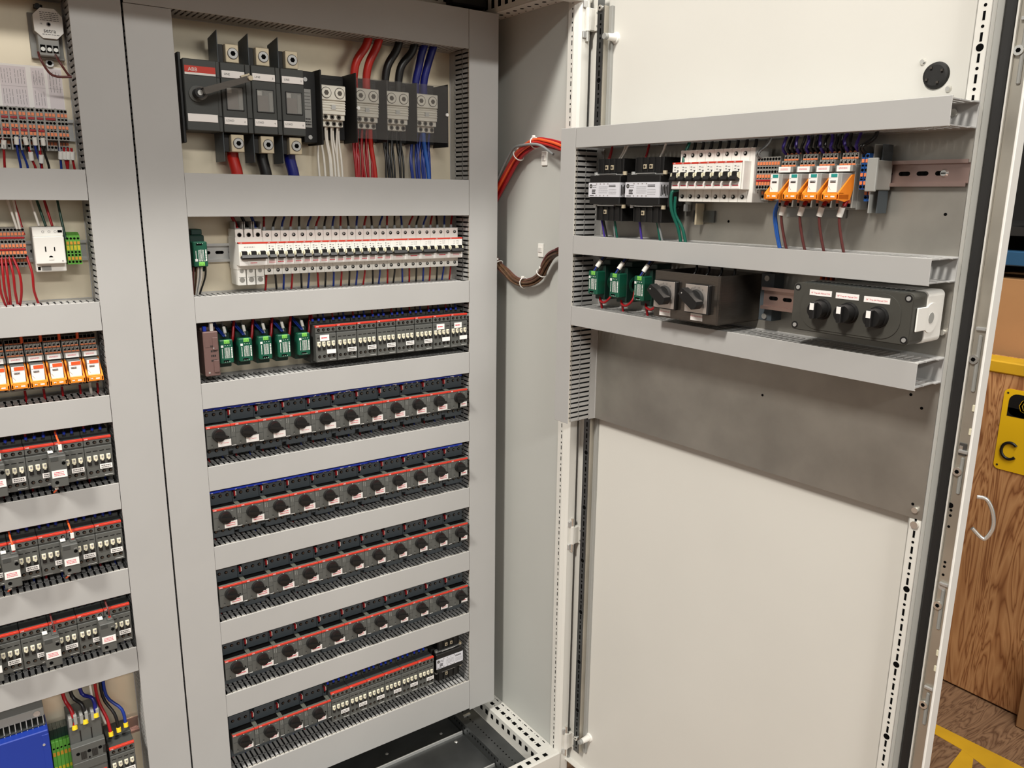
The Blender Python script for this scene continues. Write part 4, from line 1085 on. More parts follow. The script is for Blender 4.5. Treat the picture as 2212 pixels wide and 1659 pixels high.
# ---- door (local x = away from hinge, y = into the door)
DS = .100
dr = MB().box(-.1000, .7330, DS, DS + .002, -1.05, .70, 'cream').box(.7310, .7345, .0800, DS + .0020, -1.05, .70, 'white', .0008)
dr.box(-.100, .7330, .085, DS, -1.05, -1.048, 'cream').box(-.100, .7330, .085, DS, .698, .70, 'cream')
door = put('door', dr.mesh('door'), cab, P0 - BASE, TH, 'open cream door seen from inside')
def dpart(name, mb, label=None): return put(name, mb.mesh(name), door, (0, 0, 0), 0, label)
ph = .0253
def strip(s0, s1, sc, m, off):
    q = MB().box(s0, s1, .0800, .0815, -1.0, .66, m)
    q.box(s1 - .0012, s1, .080, DS, -1.0, .638, 'cream' if m == 'cream' else 'galv').box(s0, s0 + .0015, .080, DS, -1.0, .638, m)
    q.box(s1, s1 + .0090, .0930, DS, -1.0, .638, 'lgrey', .0006)
    z = off; k = 0
    while z > -.99:
        q.box(sc - .0016, sc + .0016, .0797, .0800, z - .0055, z + .0055, 'hole')
        if k % 5 == 4: q.cyl((sc, .0800, z - ph / 2), .0048, -.0003, 'hole', n=16)
        else: q.cyl((sc, .0800, z - ph / 2), .0021, -.0003, 'hole', n=10)
        z -= ph; k += 1
    return q
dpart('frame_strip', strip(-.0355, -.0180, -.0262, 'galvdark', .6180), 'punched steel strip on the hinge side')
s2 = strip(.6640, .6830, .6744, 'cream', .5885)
dpart('frame_strip', s2, 'punched strip on the free side')
for zz in (.6340, -.9620): dpart('strip_screw', MB().cyl((-.0262, .0800, zz), .0055, -.004, 'chrome', n=12).disc(-.0262, .076, zz, .002, 'hole', 8))
dpart('seal', MB().box(.6935, .7065, .0885, DS, -1.03, .68, 'rubber', .003).box(.7070, .7095, .0930, DS, -1.03, .68, 'cream', .0005), 'black rubber door seal')
lk = MB().box(.7100, .7300, .0985, DS, -1.03, .68, 'galv')
for zc_, L in ((.0660, .10), (-.0960, .075), (-.3040, .085), (-.4700, .075), (.462, .09)):
    lk.box(.7165, .7215, .0955, .0985, zc_ - L / 2 + .01, zc_ + L / 2 - .01, 'lgrey', .0015)
    lk.box(.7125, .7255, .0935, .0985, zc_ + L / 2 - .004, zc_ + L / 2 + .001, 'zinc', .001)
    lk.cyl((.7150, .0975, zc_ + .006), .0062, -.0040, 'chrome', n=18).cyl((.7150, .0935, zc_ + .006), .0030, -.0006, 'hole', n=6)
for zc_ in (.0050, -.0290, -.3720, -.398): lk.box(.7215, .7270, .0960, .0985, zc_ - .006, zc_ + .004, 'ivory', .001)
for zc_ in (-.1500, -.1580, -.1750, -.2300, -.2370, -.25): lk.disc(.7130 + (zc_ < -.2) * .002, .0985, zc_, .0020, 'hole', 10)
lk.cyl((.7110, .0985, -.1430), .0042, -.0004, 'hole', n=14).cyl((.716, .0985, -.2690), .0052, -.0008, 'zinc', n=14)
lk.box(.7120, .7220, .0965, .0985, -.066, -.048, 'galvdark', .0006).box(.7130, .7175, .0955, .0965, -.063, -.052, 'chrome')
dpart('lock_rod', lk, 'galvanised lock rod strip with slots and screws')
dp_ = MB().box(-.0440, .6835, PLD, PLD + .0016, -.1710, .4000, 'galvdoor')
for s, zz in ((.6450, .0105), (.6625, -.0060), (.6600, .2650), (.668, -.150), (.3050, .2450), (.40, -.04)): dp_.disc(s, PLD, zz, .0022, 'hole', 10)
dpart('mounting_plate', dp_, 'galvanised plate across the upper half of the door')
dpart('plate_screw', MB().cyl((.6730, PLD, -.1575), .0045, -.004, 'chrome', n=12))
dpart('plate_screw', MB().cyl((.6745, .080, -.1800), .0055, -.005, 'chrome', n=12))
dpart('plate_screw', MB().cyl((.6780, PLD, .1060), .0040, -.006, 'chrome', n=12))
dpart('plate_screw', MB().cyl((.7000 - .045, PLD - .001, .3960), .0050, -.004, 'chrome', n=12))
for s, zz in ((-.0035, .5800), (-.0040, -.9560)):
    dpart('rubber_bumper', MB().cyl((s, DS, zz), .0110, -.0040, 'white', n=18, r2=.0095).cyl((s, DS - .004, zz), .0075, -.0200, 'white', n=16, r2=.0060).cyl((s, DS - .024, zz), .0060, -.0080, 'lgrey', n=14, r2=.0055), 'white plastic bumper')
sk = MB().cyl((.6142, DS, .4489), .0178, -.0040, 'black', n=30, r2=.0160).cyl((.6142, DS - .004, .4489), .0125, -.0008, 'hole', n=24).cyl((.6142, DS - .004, .4489), .0165, -.0012, 'blacksoft', n=30, r2=.0135)
for a in (0, 1, 2, 3): sk.box(.6142 - .0015 + .011 * cos(a * pi / 2 + .5), .6142 + .0015 + .011 * cos(a * pi / 2 + .5), DS - .008, DS - .004, .4489 - .0015 + .011 * sin(a * pi / 2 + .5), .4489 + .0015 + .011 * sin(a * pi / 2 + .5), 'steel')
dpart('handle_coupler', sk, 'round black coupler of the door handle')
for s, zz in ((.5936, .4685), (.6326, .4300)): dpart('coupler_screw', MB().cyl((s, DS, zz), .0048, -.0035, 'chrome', n=12, r2=.003))
hd = MB().tube(smooth([(.7330, .128, -.130), (.7440, .134, -.132), (.7530, .138, -.150), (.7560, .139, -.172), (.7500, .137, -.190), (.7440, .134, -.190), (.7330, .128, -.178)], 6), .0028, 'chrome', 10)
dpart('door_handle', hd, 'chrome loop handle behind the door edge')
# cable tie mounts on the side wall
for y_, z_, n_ in ((-.1188, .3616, 'under the red wire bundle'), (-.1122, .1694, 'above the brown wire bundle')):
    single('tie_mount', MB().box(0, .0040, -.0088, .0088, -.0150, .0140, 'white', .0008).box(-.0020, 0, -.0060, .0060, -.0050, .0060, 'white', .0006).box(-.0022, -.0020, -.0030, -.0015, -.004, .005, 'greytext').box(-.0022, -.0020, .0015, .0030, -.004, .005, 'greytext'),
           'small white square cable tie mount on the side wall, ' + n_, 'cable tie mount', (.1110, y_, z_))
def bundle(center, n, R, mats, r, label, twist=2.0, seed=1, name='wire_bundle', loose=()):
    P = smooth(center, 7); rg_ = random.Random(seed); parts = []
    ofs = [(R * math.sqrt(rg_.random()), rg_.uniform(0, 2 * pi)) for _ in range(n)]
    for i in range(n):
        out = []
        for k, p in enumerate(P):
            d = (P[min(k + 1, len(P) - 1)] - P[max(k - 1, 0)]).normalized()
            a = d.cross(Vector((1, 0, 0))); a = a.normalized() if a.length > .1 else Vector((0, 0, 1)); b = d.cross(a)
            th = ofs[i][1] + twist * k / len(P) * (1 if i % 2 else .6)
            out.append(p + a * ofs[i][0] * cos(th) + b * ofs[i][0] * sin(th))
        parts.append(('wire', MB().tube(out, r, mats[i % len(mats)], 7)))
    for f, rr in loose:
        p = P[int(f * (len(P) - 1))]; d = (P[min(int(f * (len(P) - 1)) + 1, len(P) - 1)] - P[int(f * (len(P) - 1)) - 1]).normalized()
        a = d.cross(Vector((1, 0, 0))).normalized(); b = d.cross(a)
        ring = [p + a * rr * cos(t) + b * rr * sin(t) for t in [2 * pi * q / 14 for q in range(15)]]
        parts.append(('cable_tie', MB().tube(ring, .0013, 'white', 6).box(*(p.x - .006, p.x - .001, p.y - .003, p.y + .003, p.z + rr - .002, p.z + rr + .003), 'white', .0006), [], 'white cable tie'))
    thing(name, label, 'wire bundle', parts)
bundle([(.085, .075, .230), (.092, .033, .283), (.094, -.005, .325), (.094, -.042, .362), (.093, -.075, .381), (.092, -.117, .3935), (.090, -.155, .3900), (.085, -.196, .3830), (.075, -.245, .372)], 12, .0088,
       ['redwire', 'redcable', 'redwire', 'redcable', 'orangewire', 'redwire'], .0030, 'bundle of red wires arching from the bay to the open door', 1.2, 3, loose=((.42, .0125), (.62, .0115)))
wire([(.080, .060, .262), (.083, .000, .335), (.083, -.030, .369), (.083, -.048, .384), (.082, -.075, .388), (.080, -.117, .389), (.080, -.150, .384), (.080, -.190, .366)], .0028, 'greywire', 'dark grey wire running along the red wire bundle')
bundle([(.085, .080, .165), (.088, .032, .142), (.090, .012, .126), (.092, -.012, .1150), (.092, -.045, .1000), (.092, -.080, .0965), (.092, -.115, .1040), (.092, -.141, .1200), (.090, -.158, .1430), (.088, -.178, .1620), (.080, -.215, .1740)], 13, .0085,
       ['bronzewire', 'brownwire', 'bronzewire'], .0026, 'bundle of brown wires sagging from the bay to the open door', 4.0, 9, loose=((.18, .0115), (.50, .0115), (.72, .0115)))

# ================================================================ wires
C3 = ['redwire', 'blackwire', 'bluewire']; N3 = ['red', 'black', 'blue']
def wthing(pts, r, m, label, group, ferr=None, fm='ferrule', sleeve=None, fr=MW, n=6, sub=4, cat='wire', name='wire'):
    """wire thing: insulated wire with optional ferrule and marker sleeve as parts"""
    w = [fr(*p) for p in pts]
    o = single(name, MB().tube(smooth(w, sub), r, m, n), label, cat, group=group)
    def seg(nm, a, b, rr, mm):
        a, b = fr(*a), fr(*b); put(nm, MB().tube([a, b], rr, mm, 8).mesh(nm), o)
    if ferr: seg('ferrule', ferr[0], ferr[1], r * 1.45, fm)
    if sleeve: seg('marker_sleeve', sleeve[0], sleeve[1], r * 2.0, 'white')
    return o
rg = random.Random(21)
MANY = MB()
def many(pts, r, m, ferr=None):
    MANY.tube(smooth(pts, 3), r, m, 6)
    if ferr: MANY.tube([Vector(ferr[0]), Vector(ferr[1])], r * 1.45, 'ferrule', 6)
# long breaker row, top and bottom
for k in range(3):
    x = X0 + .0088 + .0175 * k
    wthing([(x - .008, .060, .262), (x - .007 + .001 * k, .052, .243), (x, .050, .226), (x + .001, .045, .216)], .0030, C3[k], '%s wire coming down onto the %s pole of the wide-lever breaker' % (N3[k], nth(k)), 'wires above the long breaker row')
for i in range(25):
    x = X0 + .0525 + .0175 * (i + .5); c = i % 3; dx = rg.uniform(.001, .013)
    wthing([(x + dx + .003, .058, .2560), (x + dx, .052, .2400), (x + dx * .35, .048, .2285), (x, .046, .2190)], .0022, C3[c], '%s wire curving down into the %s breaker position from the left' % (N3[c], nth(i + 3)),
           'wires above the long breaker row', ferr=((x, .046, .2200), (x, .046, .2125)), fm='greywire')
for i in range(25):
    x = X0 + .0525 + .0175 * (i + .5); c = i % 3; dx = rg.uniform(-.002, .004)
    wthing([(x, .048, .1305), (x + dx * .3, .050, .1180), (x + dx, .056, .0960), (x + dx, .058, .080)], .0020, C3[c], '%s wire leaving the bottom of the %s breaker position from the left' % (N3[c], nth(i + 3)), 'wires below the long breaker row')
# contactor rows
def rowwires(xs, z, gap_top, gap_bot, nm, tops=True, bots=True, lump=False):
    for i, x in enumerate(xs):
        for k in range(3):
            xx = x + .0070 + k * .0125 + rg.uniform(-.001, .001)
            if lump:
                many([(xx + rg.uniform(-.002, .002), .040, z + .043 + gap_top), (xx, .034, z + .052), (xx, .032, z + .046)], .0019, C3[k], ((xx, .031, z + .0470), (xx, .031, z + .0405)))
            elif tops: wthing([(xx + rg.uniform(-.002, .002), .040, z + .043 + gap_top), (xx, .034, z + .052), (xx, .032, z + .046)], .0019, C3[k], '%s wire above the %s contactor from the left, %s' % (N3[k], nth(i), nm),
                   'wires above ' + nm, ferr=((xx, .031, z + .0470), (xx, .031, z + .0405)))
            if bots: wthing([(xx, .036, z - .040), (xx + .001, .042, z - .048), (xx + .002, .046, z - .043 - gap_bot)], .0019, C3[k], '%s wire below the %s contactor from the left, %s' % (N3[k], nth(i), nm), 'wires below ' + nm)
rowwires([-.3640 + i * .0449 for i in range(8)], -.0105, .030, .030, 'row of eight', bots=False)
rowwires([-.3665 + i * .0440 for i in range(6)], -.8360, .045, .03, 'bottom row', bots=False)
for r, (z, nm, xe) in enumerate([(-.1720, 'uppermost left-bay row', -.7493), (-.3330, 'middle left-bay row', -.7473), (-.4970, 'lowest left-bay row', -.7482)]):
    rowwires([xe - .0438 - i * .0440 for i in range(4, -1, -1)], z, .030, .040, nm, lump=True)
for r, z in enumerate((-.168, -.334, -.497, -.660, -.8335)):
    for i in range(11 if r < 4 else 4):
        x = -.5878 + i * .0536
        for k in range(3):
            xx = x + .0085 + .0135 * k + .002
            many([(xx, .052, z - .040), (xx + .001, .048, z - .052), (xx + .004, .048, z - .066)], .0017, C3[k])
put('wires', MANY.mesh('wires'), None, label='small red, black and blue wires tucked around the starter and left-bay contactor rows', cat='wires', kind='stuff')
# distribution block wires
for b, (x0, m_, c, n_, r) in enumerate([(-.3200, 'whitewire', 'white', 8, .0023), (-.2480, 'redwire', 'red', 10, .0024), (-.1800, 'blackwire', 'black', 10, .0022), (-.1115, 'bluewire', 'blue', 10, .0023)]):
    for i in range(n_):
        xx = x0 + .004 + i * .0445 / (n_ - 1); row = i % 2
        dx = rg.uniform(-.007, .007) - (.004 if b in (1, 3) else 0)
        wthing([(xx, .052 + row * .008, .4130 + row * .008), (xx + dx * .3, .055 + row * .006, .388), (xx + dx, .050, .350), (xx + dx * .7 + rg.uniform(-.003, .003), .048, .300)], r, m_,
               '%s thin %s wire from the left below its distribution block' % (nth(i), c), '%s wires below the distribution block' % c, n=7, sub=5)
wire([(-.2075, .050, .412), (-.2060, .052, .380), (-.2010, .050, .340), (-.1985, .048, .300)], .0050, 'redcable', 'thick orange-red cable right of the thin red wires')
wire([(-.0850, .050, .412), (-.0800, .052, .380), (-.0740, .050, .340), (-.0720, .048, .300)], .0048, 'ltbluewire', 'thick light blue cable right of the thin blue wires')
for i, (xa, xb, m_, lb) in enumerate([(-.2420, -.2110, 'redcable', 'left one of the two thick red cables above the clear cover'), (-.2150, -.1880, 'redcable', 'right one of the two thick red cables above the clear cover'),
                                (-.1730, -.1430, 'blackwire', 'left one of the two thick black cables above the clear cover'), (-.1430, -.1080, 'blackwire', 'right one of the two thick black cables above the clear cover'),
                                (-.1030, -.0850, 'bluecable', 'left one of the two thick blue cables above the clear cover'), (-.0840, -.0630, 'bluecable', 'right one of the two thick blue cables above the clear cover')]):
    wire([(xa, .046, .484), (xa, .045, .512), (xa + .006, .042, .540), (xb - .006, .040, .568), (xb + .004, .040, .592), (xb + .02, .045, .612)], .0080, m_, lb, name='power_cable', cat='cable', n=14)
for k, (a, b) in enumerate(bays):
    xc = (a + .0135 + b - .0070) / 2
    wire([(xc - .002, .048, .362), (xc - .0015, .048, .345), (xc + .003, .046, .322), (xc + .005, .046, .300)], .0108, ('redcable', 'blackwire', 'bluecable')[k], 'very thick %s cable under the disconnect switch' % N3[k], name='power_cable', cat='cable', n=16)
# green transducers of the middle bay
for i, x in enumerate((-.5362, -.4997, -.4618, -.4243, -.3840)):
    for k, dx in enumerate((-.010, -.006)):
        wthing([(x + dx - .006, .050, .060), (x + dx - .003, .040, .040), (x - .002 + k * .003, .016, .0190)], .0016, 'bluewire', '%s thin blue wire into the %s green transducer from the left' % (('left', 'right')[k], nth(i)), 'wires of the green transducers')
    wthing([(x + .000, .050, .060), (x + .001, .030, .040), (x + .002, .016, .0190)], .0015, 'greywire', 'wire with white sleeve into the %s green transducer from the left' % nth(i), 'wires of the green transducers', sleeve=((x + .0014, .024, .036), (x + .0018, .018, .0250)))
    wthing([(x + .030, .046, .060), (x + .022, .034, .030), (x + .016, .030, .006), (x + .004, .048, -.006)], .0028, 'redwire', 'thick red wire passing through the %s green transducer from the left' % nth(i), 'wires of the green transducers')
wthing([(-.564, .02, .044), (-.568, .03, .055), (-.560, .05, .060)], .0030, 'blackwire', 'black wire curling above the brownish relay module', None)
# wires under the upper-left transducer
for i, (dx, m_) in enumerate(((-.011, 'brownwire'), (-.006, 'bronzewire'), (-.003, 'whitewire'), (0, 'greywire'), (.003, 'whitewire'), (.010, 'blackwire'))):
    wthing([(-.5700 + dx, .022, .1500), (-.5700 + dx, .030, .130), (-.5730 + dx * .6, .046, .100), (-.573 + dx * .5, .050, .085)], .0018, m_, 'thin wire under the leftmost green transducer, %s from the left' % nth(i), 'wires under the leftmost transducer')
# left bay
def lw(xa, za, xb, zb, m_, label, y=.036, sl=None, r=.0019, bend=0):
    wthing([(xa, y, za), (xa + (xb - xa) * .3 + bend, y + .006, za + (zb - za) * .4), (xb + bend * .5, y + .012, za + (zb - za) * .75), (xb, y + .016, zb)], r, m_, label, 'wires of the left bay',
           sleeve=((xa + .001, y, za + sl), (xa + (xb - xa) * .25 + bend * .4, y + .004, za + sl - .012)) if sl is not None else None)
for i, (xa, xb, m_, nm, za, sl) in enumerate([(-.8515, -.853, 'redwire', 'red', .366, -.006), (-.8340, -.8310, 'bluewire', 'blue', .368, -.001), (-.8290, -.8215, 'bluewire', 'dark blue', .368, None), (-.8225, -.8110, 'blackwire', 'black', .368, -.001),
                                      (-.8170, -.8100, 'redwire', 'red', .351, -.008), (-.8090, -.8020, 'bluewire', 'blue', .368, -.001), (-.8020, -.8010, 'redwire', 'red', .351, -.012), (-.7975, -.7910, 'blackwire', 'black', .368, -.001),
                                      (-.7735, -.7730, 'bluewire', 'dark blue', .352, -.006), (-.7675, -.7640, 'redwire', 'red', .352, -.006), (-.7615, -.7635, 'redwire', 'red', .352, -.006), (-.7565, -.7535, 'redwire', 'red', .352, -.006)]):
    lw(xa, za, xb, .308, m_, '%s wire under the upper terminal row, %s from the left' % (nm, nth(i)), sl=sl)
for i, (xa, xb, m_, nm, za) in enumerate([(-.8480, -.8570, 'whitewire', 'white', .221), (-.8440, -.8480, 'whitewire', 'white', .221), (-.8395, -.8480, 'redwire', 'red', .212), (-.8165, -.8250, 'whitewire', 'white', .226),
                                      (-.8070, -.8160, 'dkgreenwire', 'dark green', .226), (-.7975, -.8050, 'redwire', 'dark red', .226), (-.7800, -.7850, 'dkgreenwire', 'dark green', .205)]):
    wthing([(xa, .035, za), (xa + (xb - xa) * .5, .045, (za + .27) / 2 + .005), (xb, .050, .278)], .0021, m_, '%s wire above the outlet row, %s from the left' % (nm, nth(i)), 'wires of the left bay')
for i, (xa, xm, xb) in enumerate([(-.8790, -.882, -.8755), (-.8745, -.876, -.8720), (-.8695, -.870, -.8700), (-.8645, -.862, -.8590), (-.8595, -.853, -.8580), (-.8395, -.835, -.8280)]):
    wthing([(xa, .037, .1790), (xm, .030, .150), (xm, .036, .120), (xb, .050, .090)], .0020, 'redwire', 'dark red wire sagging from the terminals left of the outlet, %s from the left' % nth(i), 'red wires left of the outlet')
for i in range(5):
    x = -.7560 - .0276 * i
    wthing([(x - .001, .036, -.042), (x, .040, -.052), (x + .001, .048, -.074)], .0020, 'redwire', 'red wire below the %s orange-latched left-bay relay from the right' % nth(i), 'wires of the left bay')
    if 0 < i < 5: wthing([(x + .0035, .030, .062), (x + .0035, .028, .048), (x + .004, .034, .036)], .0024, 'orangewire', 'orange wire above the %s orange-latched left-bay relay from the right' % nth(i), 'wires of the left bay')
wthing([(-.7690, .030, -.042), (-.7680, .036, -.052), (-.7660, .046, -.070)], .0026, 'whitewire', 'white wire below the rightmost orange-latched left-bay relay', None)
for i, (xa, za, xb, m_, nm) in enumerate([(-.8590, -.690, -.8720, 'redwire', 'red'), (-.8405, -.6850, -.8590, 'blackwire', 'black'), (-.8220, -.6790, -.8430, 'bluecable', 'dark blue')]):
    wthing([(xa, .022, za), (xa - .001, .030, za + .030), (xb + .004, .046, -.640), (xb, .050, -.595)], .0034, m_, '%s wire with yellow tip onto the large lower left motor starter' % nm, None, ferr=((xa, .020, za - .0040), (xa, .022, za + .004)), fm='yellowferrule', n=9)
for i, (xa, za, xb, m_, nm) in enumerate([(-.8010, -.7290, -.8150, 'redwire', 'red'), (-.7870, -.7255, -.8060, 'blackwire', 'black'), (-.7740, -.7200, -.8000, 'bluewire', 'blue')]):
    wthing([(xa, .022, za), (xa - .003, .030, za + .030), (xb + .001, .046, -.660), (xb, .050, -.595)], .0029, m_, '%s wire with yellow tip onto the lower left contactor' % nm, None, ferr=((xa, .020, za - .0040), (xa, .022, za + .004)), fm='yellowferrule', n=9)
wthing([(-.806, .040, -.715), (-.812, .042, -.690), (-.822, .046, -.660), (-.824, .050, -.595)], .0024, 'whitewire', 'white wire left of the yellow-tipped contactor wires', None)
for k, x in enumerate((-.7900, -.7675)):
    wthing([(x + .003 * k, .022 if k == 0 else .035, .495), (x + .002 + .003 * k, .014, .482), (x + .016, .020, .462 + .003 * k), (-.7470, .020, .4620)], .0019, 'brownwire', '%s dark brown wire looping from the pressure transmitter into the duct' % ('left', 'right')[k], None)
# door wires
def dw(pts, r, m_, label, group='wires on the door', **k): return wthing(pts, r, m_, label, group, fr=DW, **k)
for i, (s, ds, m_, nm) in enumerate([(.058, .002, 'redwire', 'red'), (.062, -.002, 'redwire', 'red'), (.086, .010, 'whitewire', 'white'), (.091, .010, 'whitewire', 'white')]):
    dw([(s, .030, .350), (s + ds * .6, .036, .365), (s + ds, .040, .385)], .0019, m_, '%s wire above the left door transformer, %s from the left' % (nm, nth(i)))
for i, (s, ds, m_, nm) in enumerate([(.152, .000, 'redwire', 'red'), (.186, .006, 'whitewire', 'white')]):
    dw([(s, .030, .350), (s + ds * .6, .036, .365), (s + ds, .040, .385)], .0022, m_, '%s wire above the right door transformer' % nm)
for i, (s, ds, m_, nm) in enumerate([(.045, .004, 'purplewire', 'purple'), (.050, .006, 'blackwire', 'thin black'), (.078, -.002, 'greywire', 'grey green'), (.080, .003, 'greenwire', 'green')]):
    dw([(s, .030, .246), (s + ds * .4, .034, .228), (s + ds, .040, .200)], .0019, m_, '%s wire below the left door transformer' % nm)
for i, (s, ds, m_, nm) in enumerate([(.144, .001, 'purplewire', 'purple'), (.186, .004, 'greenwire', 'green'), (.188, .008, 'greywire', 'grey green')]):
    dw([(s, .030, .246), (s + ds * .4, .034, .228), (s + ds, .040, .200)], .0021, m_, '%s wire below the right door transformer' % nm)
dw([(.238, .050, .385), (.2375, .040, .365), (.241, .030, .350), (.240, .022, .300), (.2335, .012, .292), (.2335, .014, .262), (.239, .028, .230), (.241, .036, .200)], .0030, 'greenwire', 'left thick green wire beside the door breakers')
dw([(.237, .018, .285), (.236, .020, .258), (.246, .030, .232), (.252, .036, .200)], .0028, 'greenwire', 'right thick green wire below the door breakers')
for i in range(8):
    s = .2345 + .0175 * (i + .5)
    dw([(s, .050, .361), (s + .001, .052, .368), (s + .002, .052, .385)], .0028, 'blackwire', 'black wire above the %s door breaker from the left' % nth(i), 'black wires above the door breakers')
for i in range(2):
    dw([(.3900 + i * .005, .036, .342), (.3880 + i * .004, .026, .352), (.396 + i * .003, .040, .366), (.400, .046, .385)], .0019, 'greywire', '%s grey wire into the grey door terminals' % ('left', 'right')[i])
rg2 = random.Random(5)
for i in range(16):
    s = .4300 + .0078 * i; m_ = ('purplewire', 'blackwire', 'blackwire', 'purplewire', 'blackwire')[i % 5]
    dw([(s, .044, .3480), (s - .001, .034, .356), (s - .004 + rg2.uniform(-.003, .003), .040, .368), (s - .004 + rg2.uniform(-.006, .006), .046, .385)], .0023, m_, '%s wire above the door relays, %s from the left' % ('purple' if m_[0] == 'p' else 'black', nth(i)), 'wires above the door relays', n=6)
for i in range(2):
    dw([(.5590 + i * .004, .036, .344), (.5570 + i * .004, .024, .354), (.5680 + i * .002, .038, .366), (.572, .044, .385)], .0022, 'blackwire', '%s glossy black wire into the blue door terminals' % ('left', 'right')[i])
for i in range(2):
    dw([(.4310 + i * .002, .032, .280), (.4255 + i * .003, .030, .262), (.4290 + i * .003, .034, .232), (.4360 + i * .002, .040, .200)], .0021, 'ltbluewire', '%s blue wire under the leftmost door relay' % ('left', 'right')[i])
for i in range(4):
    s = .4505 + .0316 * i
    dw([(s, .028, .280), (s - .003, .022, .272), (s - .0065, .022, .256), (s - .004, .030, .225), (s - .0015, .040, .200)], .0021, 'brownwire', 'reddish brown wire with white sleeve under the %s door relay' % nth(i), 'brown wires under the door relays',
       ferr=((s, .027, .2830), (s - .0020, .023, .2740)), fm='redwire', sleeve=((s - .0030, .021, .2720), (s - .0062, .021, .2590)))
for i, s in enumerate((.0530, .1108, .1730)):
    for k in range(2):
        dw([(s - .002 + k * .004, .010, .143), (s + .003 + k * .004, .016, .156), (s + .012 + k * .006, .030, .180)], .0022, ('bluewire', 'blackwire')[k], '%s wire out of the top of the %s door transducer' % (('dark blue', 'black')[k], nth(i)), 'wires above the door transducers',
           sleeve=((s + .004, .012, .153), (s + .0085, .019, .165)) if k else None)
    dw([(s - .003, .030, .0960), (s - .004, .034, .084), (s - .003, .038, .066)], .0023, 'redwire', 'red wire dropping under the %s door transducer' % nth(i), 'red wires under the door transducers')
    dw([(s + .020, .046, .118), (s + .030, .030, .112), (s + .034, .022, .098), (s + .022, .018, .0860), (s + .006, .022, .0880), (s - .002, .030, .096)], .0022, 'redwire', 'red wire loop beside the %s door transducer' % nth(i), 'red loops beside the door transducers')
for i in range(6):
    dw([(.505 + i * .0040, .050, .180), (.5065 + i * .0040, .045, .168), (.5085 + i * .0040, .040, .158)], .0019, ('orangewire', 'brownwire')[i % 2], '%s wire from the left above the three-knob grey box' % nth(i), 'orange and brown wires above the grey box')
for i in range(4):
    dw([(.290 + i * .026, .020, .180), (.288 + i * .026, .020, .160), (.284 + i * .026, -.010, .135)], .0022, 'blackwire', 'dark wire dropping into the stainless box, %s from the left' % nth(i), 'wires inside the stainless box')

# ================================================================ surroundings
def st(name, mb, loc=(0, 0, 0)): return put(name, mb.mesh(name), None, loc, kind='structure')
st('floor', MB().box(-6, 7, -10, 5, -1.25, -1.20, 'floorwood'))
st('wall_back', MB().box(-6, 7, 5, 5.1, -1.2, 4.0, 'shadeblack'))
st('wall_right', MB().box(7, 7.1, -10, 5, -1.2, 4.0, 'shadeblack'))
single('floor_marking', MB().prism([(1.2394, -.5625), (1.2515, -.7808), (1.200, -.800), (1.1679, -.747), (1.1888, -.6738), (1.1944, -.5818)], -1.2, -1.1990, 'goldpaint', axis='z')
       .prism([(1.2025, -.700), (1.1888, -.6738), (1.085, -.688), (1.085, -.745)], -1.2, -1.1992, 'goldpaint', axis='z').prism([(1.24, -.30), (1.2394, -.5625), (1.1944, -.5818), (1.19, -.30)], -1.2, -1.1991, 'goldpaint', axis='z')
       .prism([(1.2515, -.7808), (1.26, -1.2), (1.21, -1.2), (1.200, -.80)], -1.2, -1.1991, 'goldpaint', axis='z'), 'worn yellow tape lines on the wooden floor beyond the door', 'floor tape')
single('plywood_crate', MB().box(1.475, 1.775, -.700, .55, -1.195, -.194, 'plywood', .002), 'plywood crate standing on the floor behind the open door', 'crate')
single('edge_beam', MB().box(1.470, 1.56, -1.3, .5, -.194, -.158, 'goldpaint', .004), 'yellow beam lying along the top edge of the plywood crate', 'beam')
sg = MB().prism(rrect(-.36, 0, 0, .2380, .014), -.002, 0, 'signyellow')
sg.prism(rrect(-.345, -.012, .162, .226, .022), -.0024, -.002, 'black').box(-.345, -.012, -.0024, -.002, .160, .185, 'black')
for q in (0, .0012, -.0012): sg.text('CAUTION', -.178 + q, -.0027, .1925, .062, 'signyellow')
sg.tube([(-.3230 + .0215 * cos(a), -.0032, .0600 + .0240 * sin(a)) for a in [math.radians(42 + 276 * q / 20) for q in range(21)]], .0042, 'black', 8)
for x in (-.350, -.010):
    for z in (.012, .226): sg.disc(x, -.0022, z, .0030, 'steel', 10)
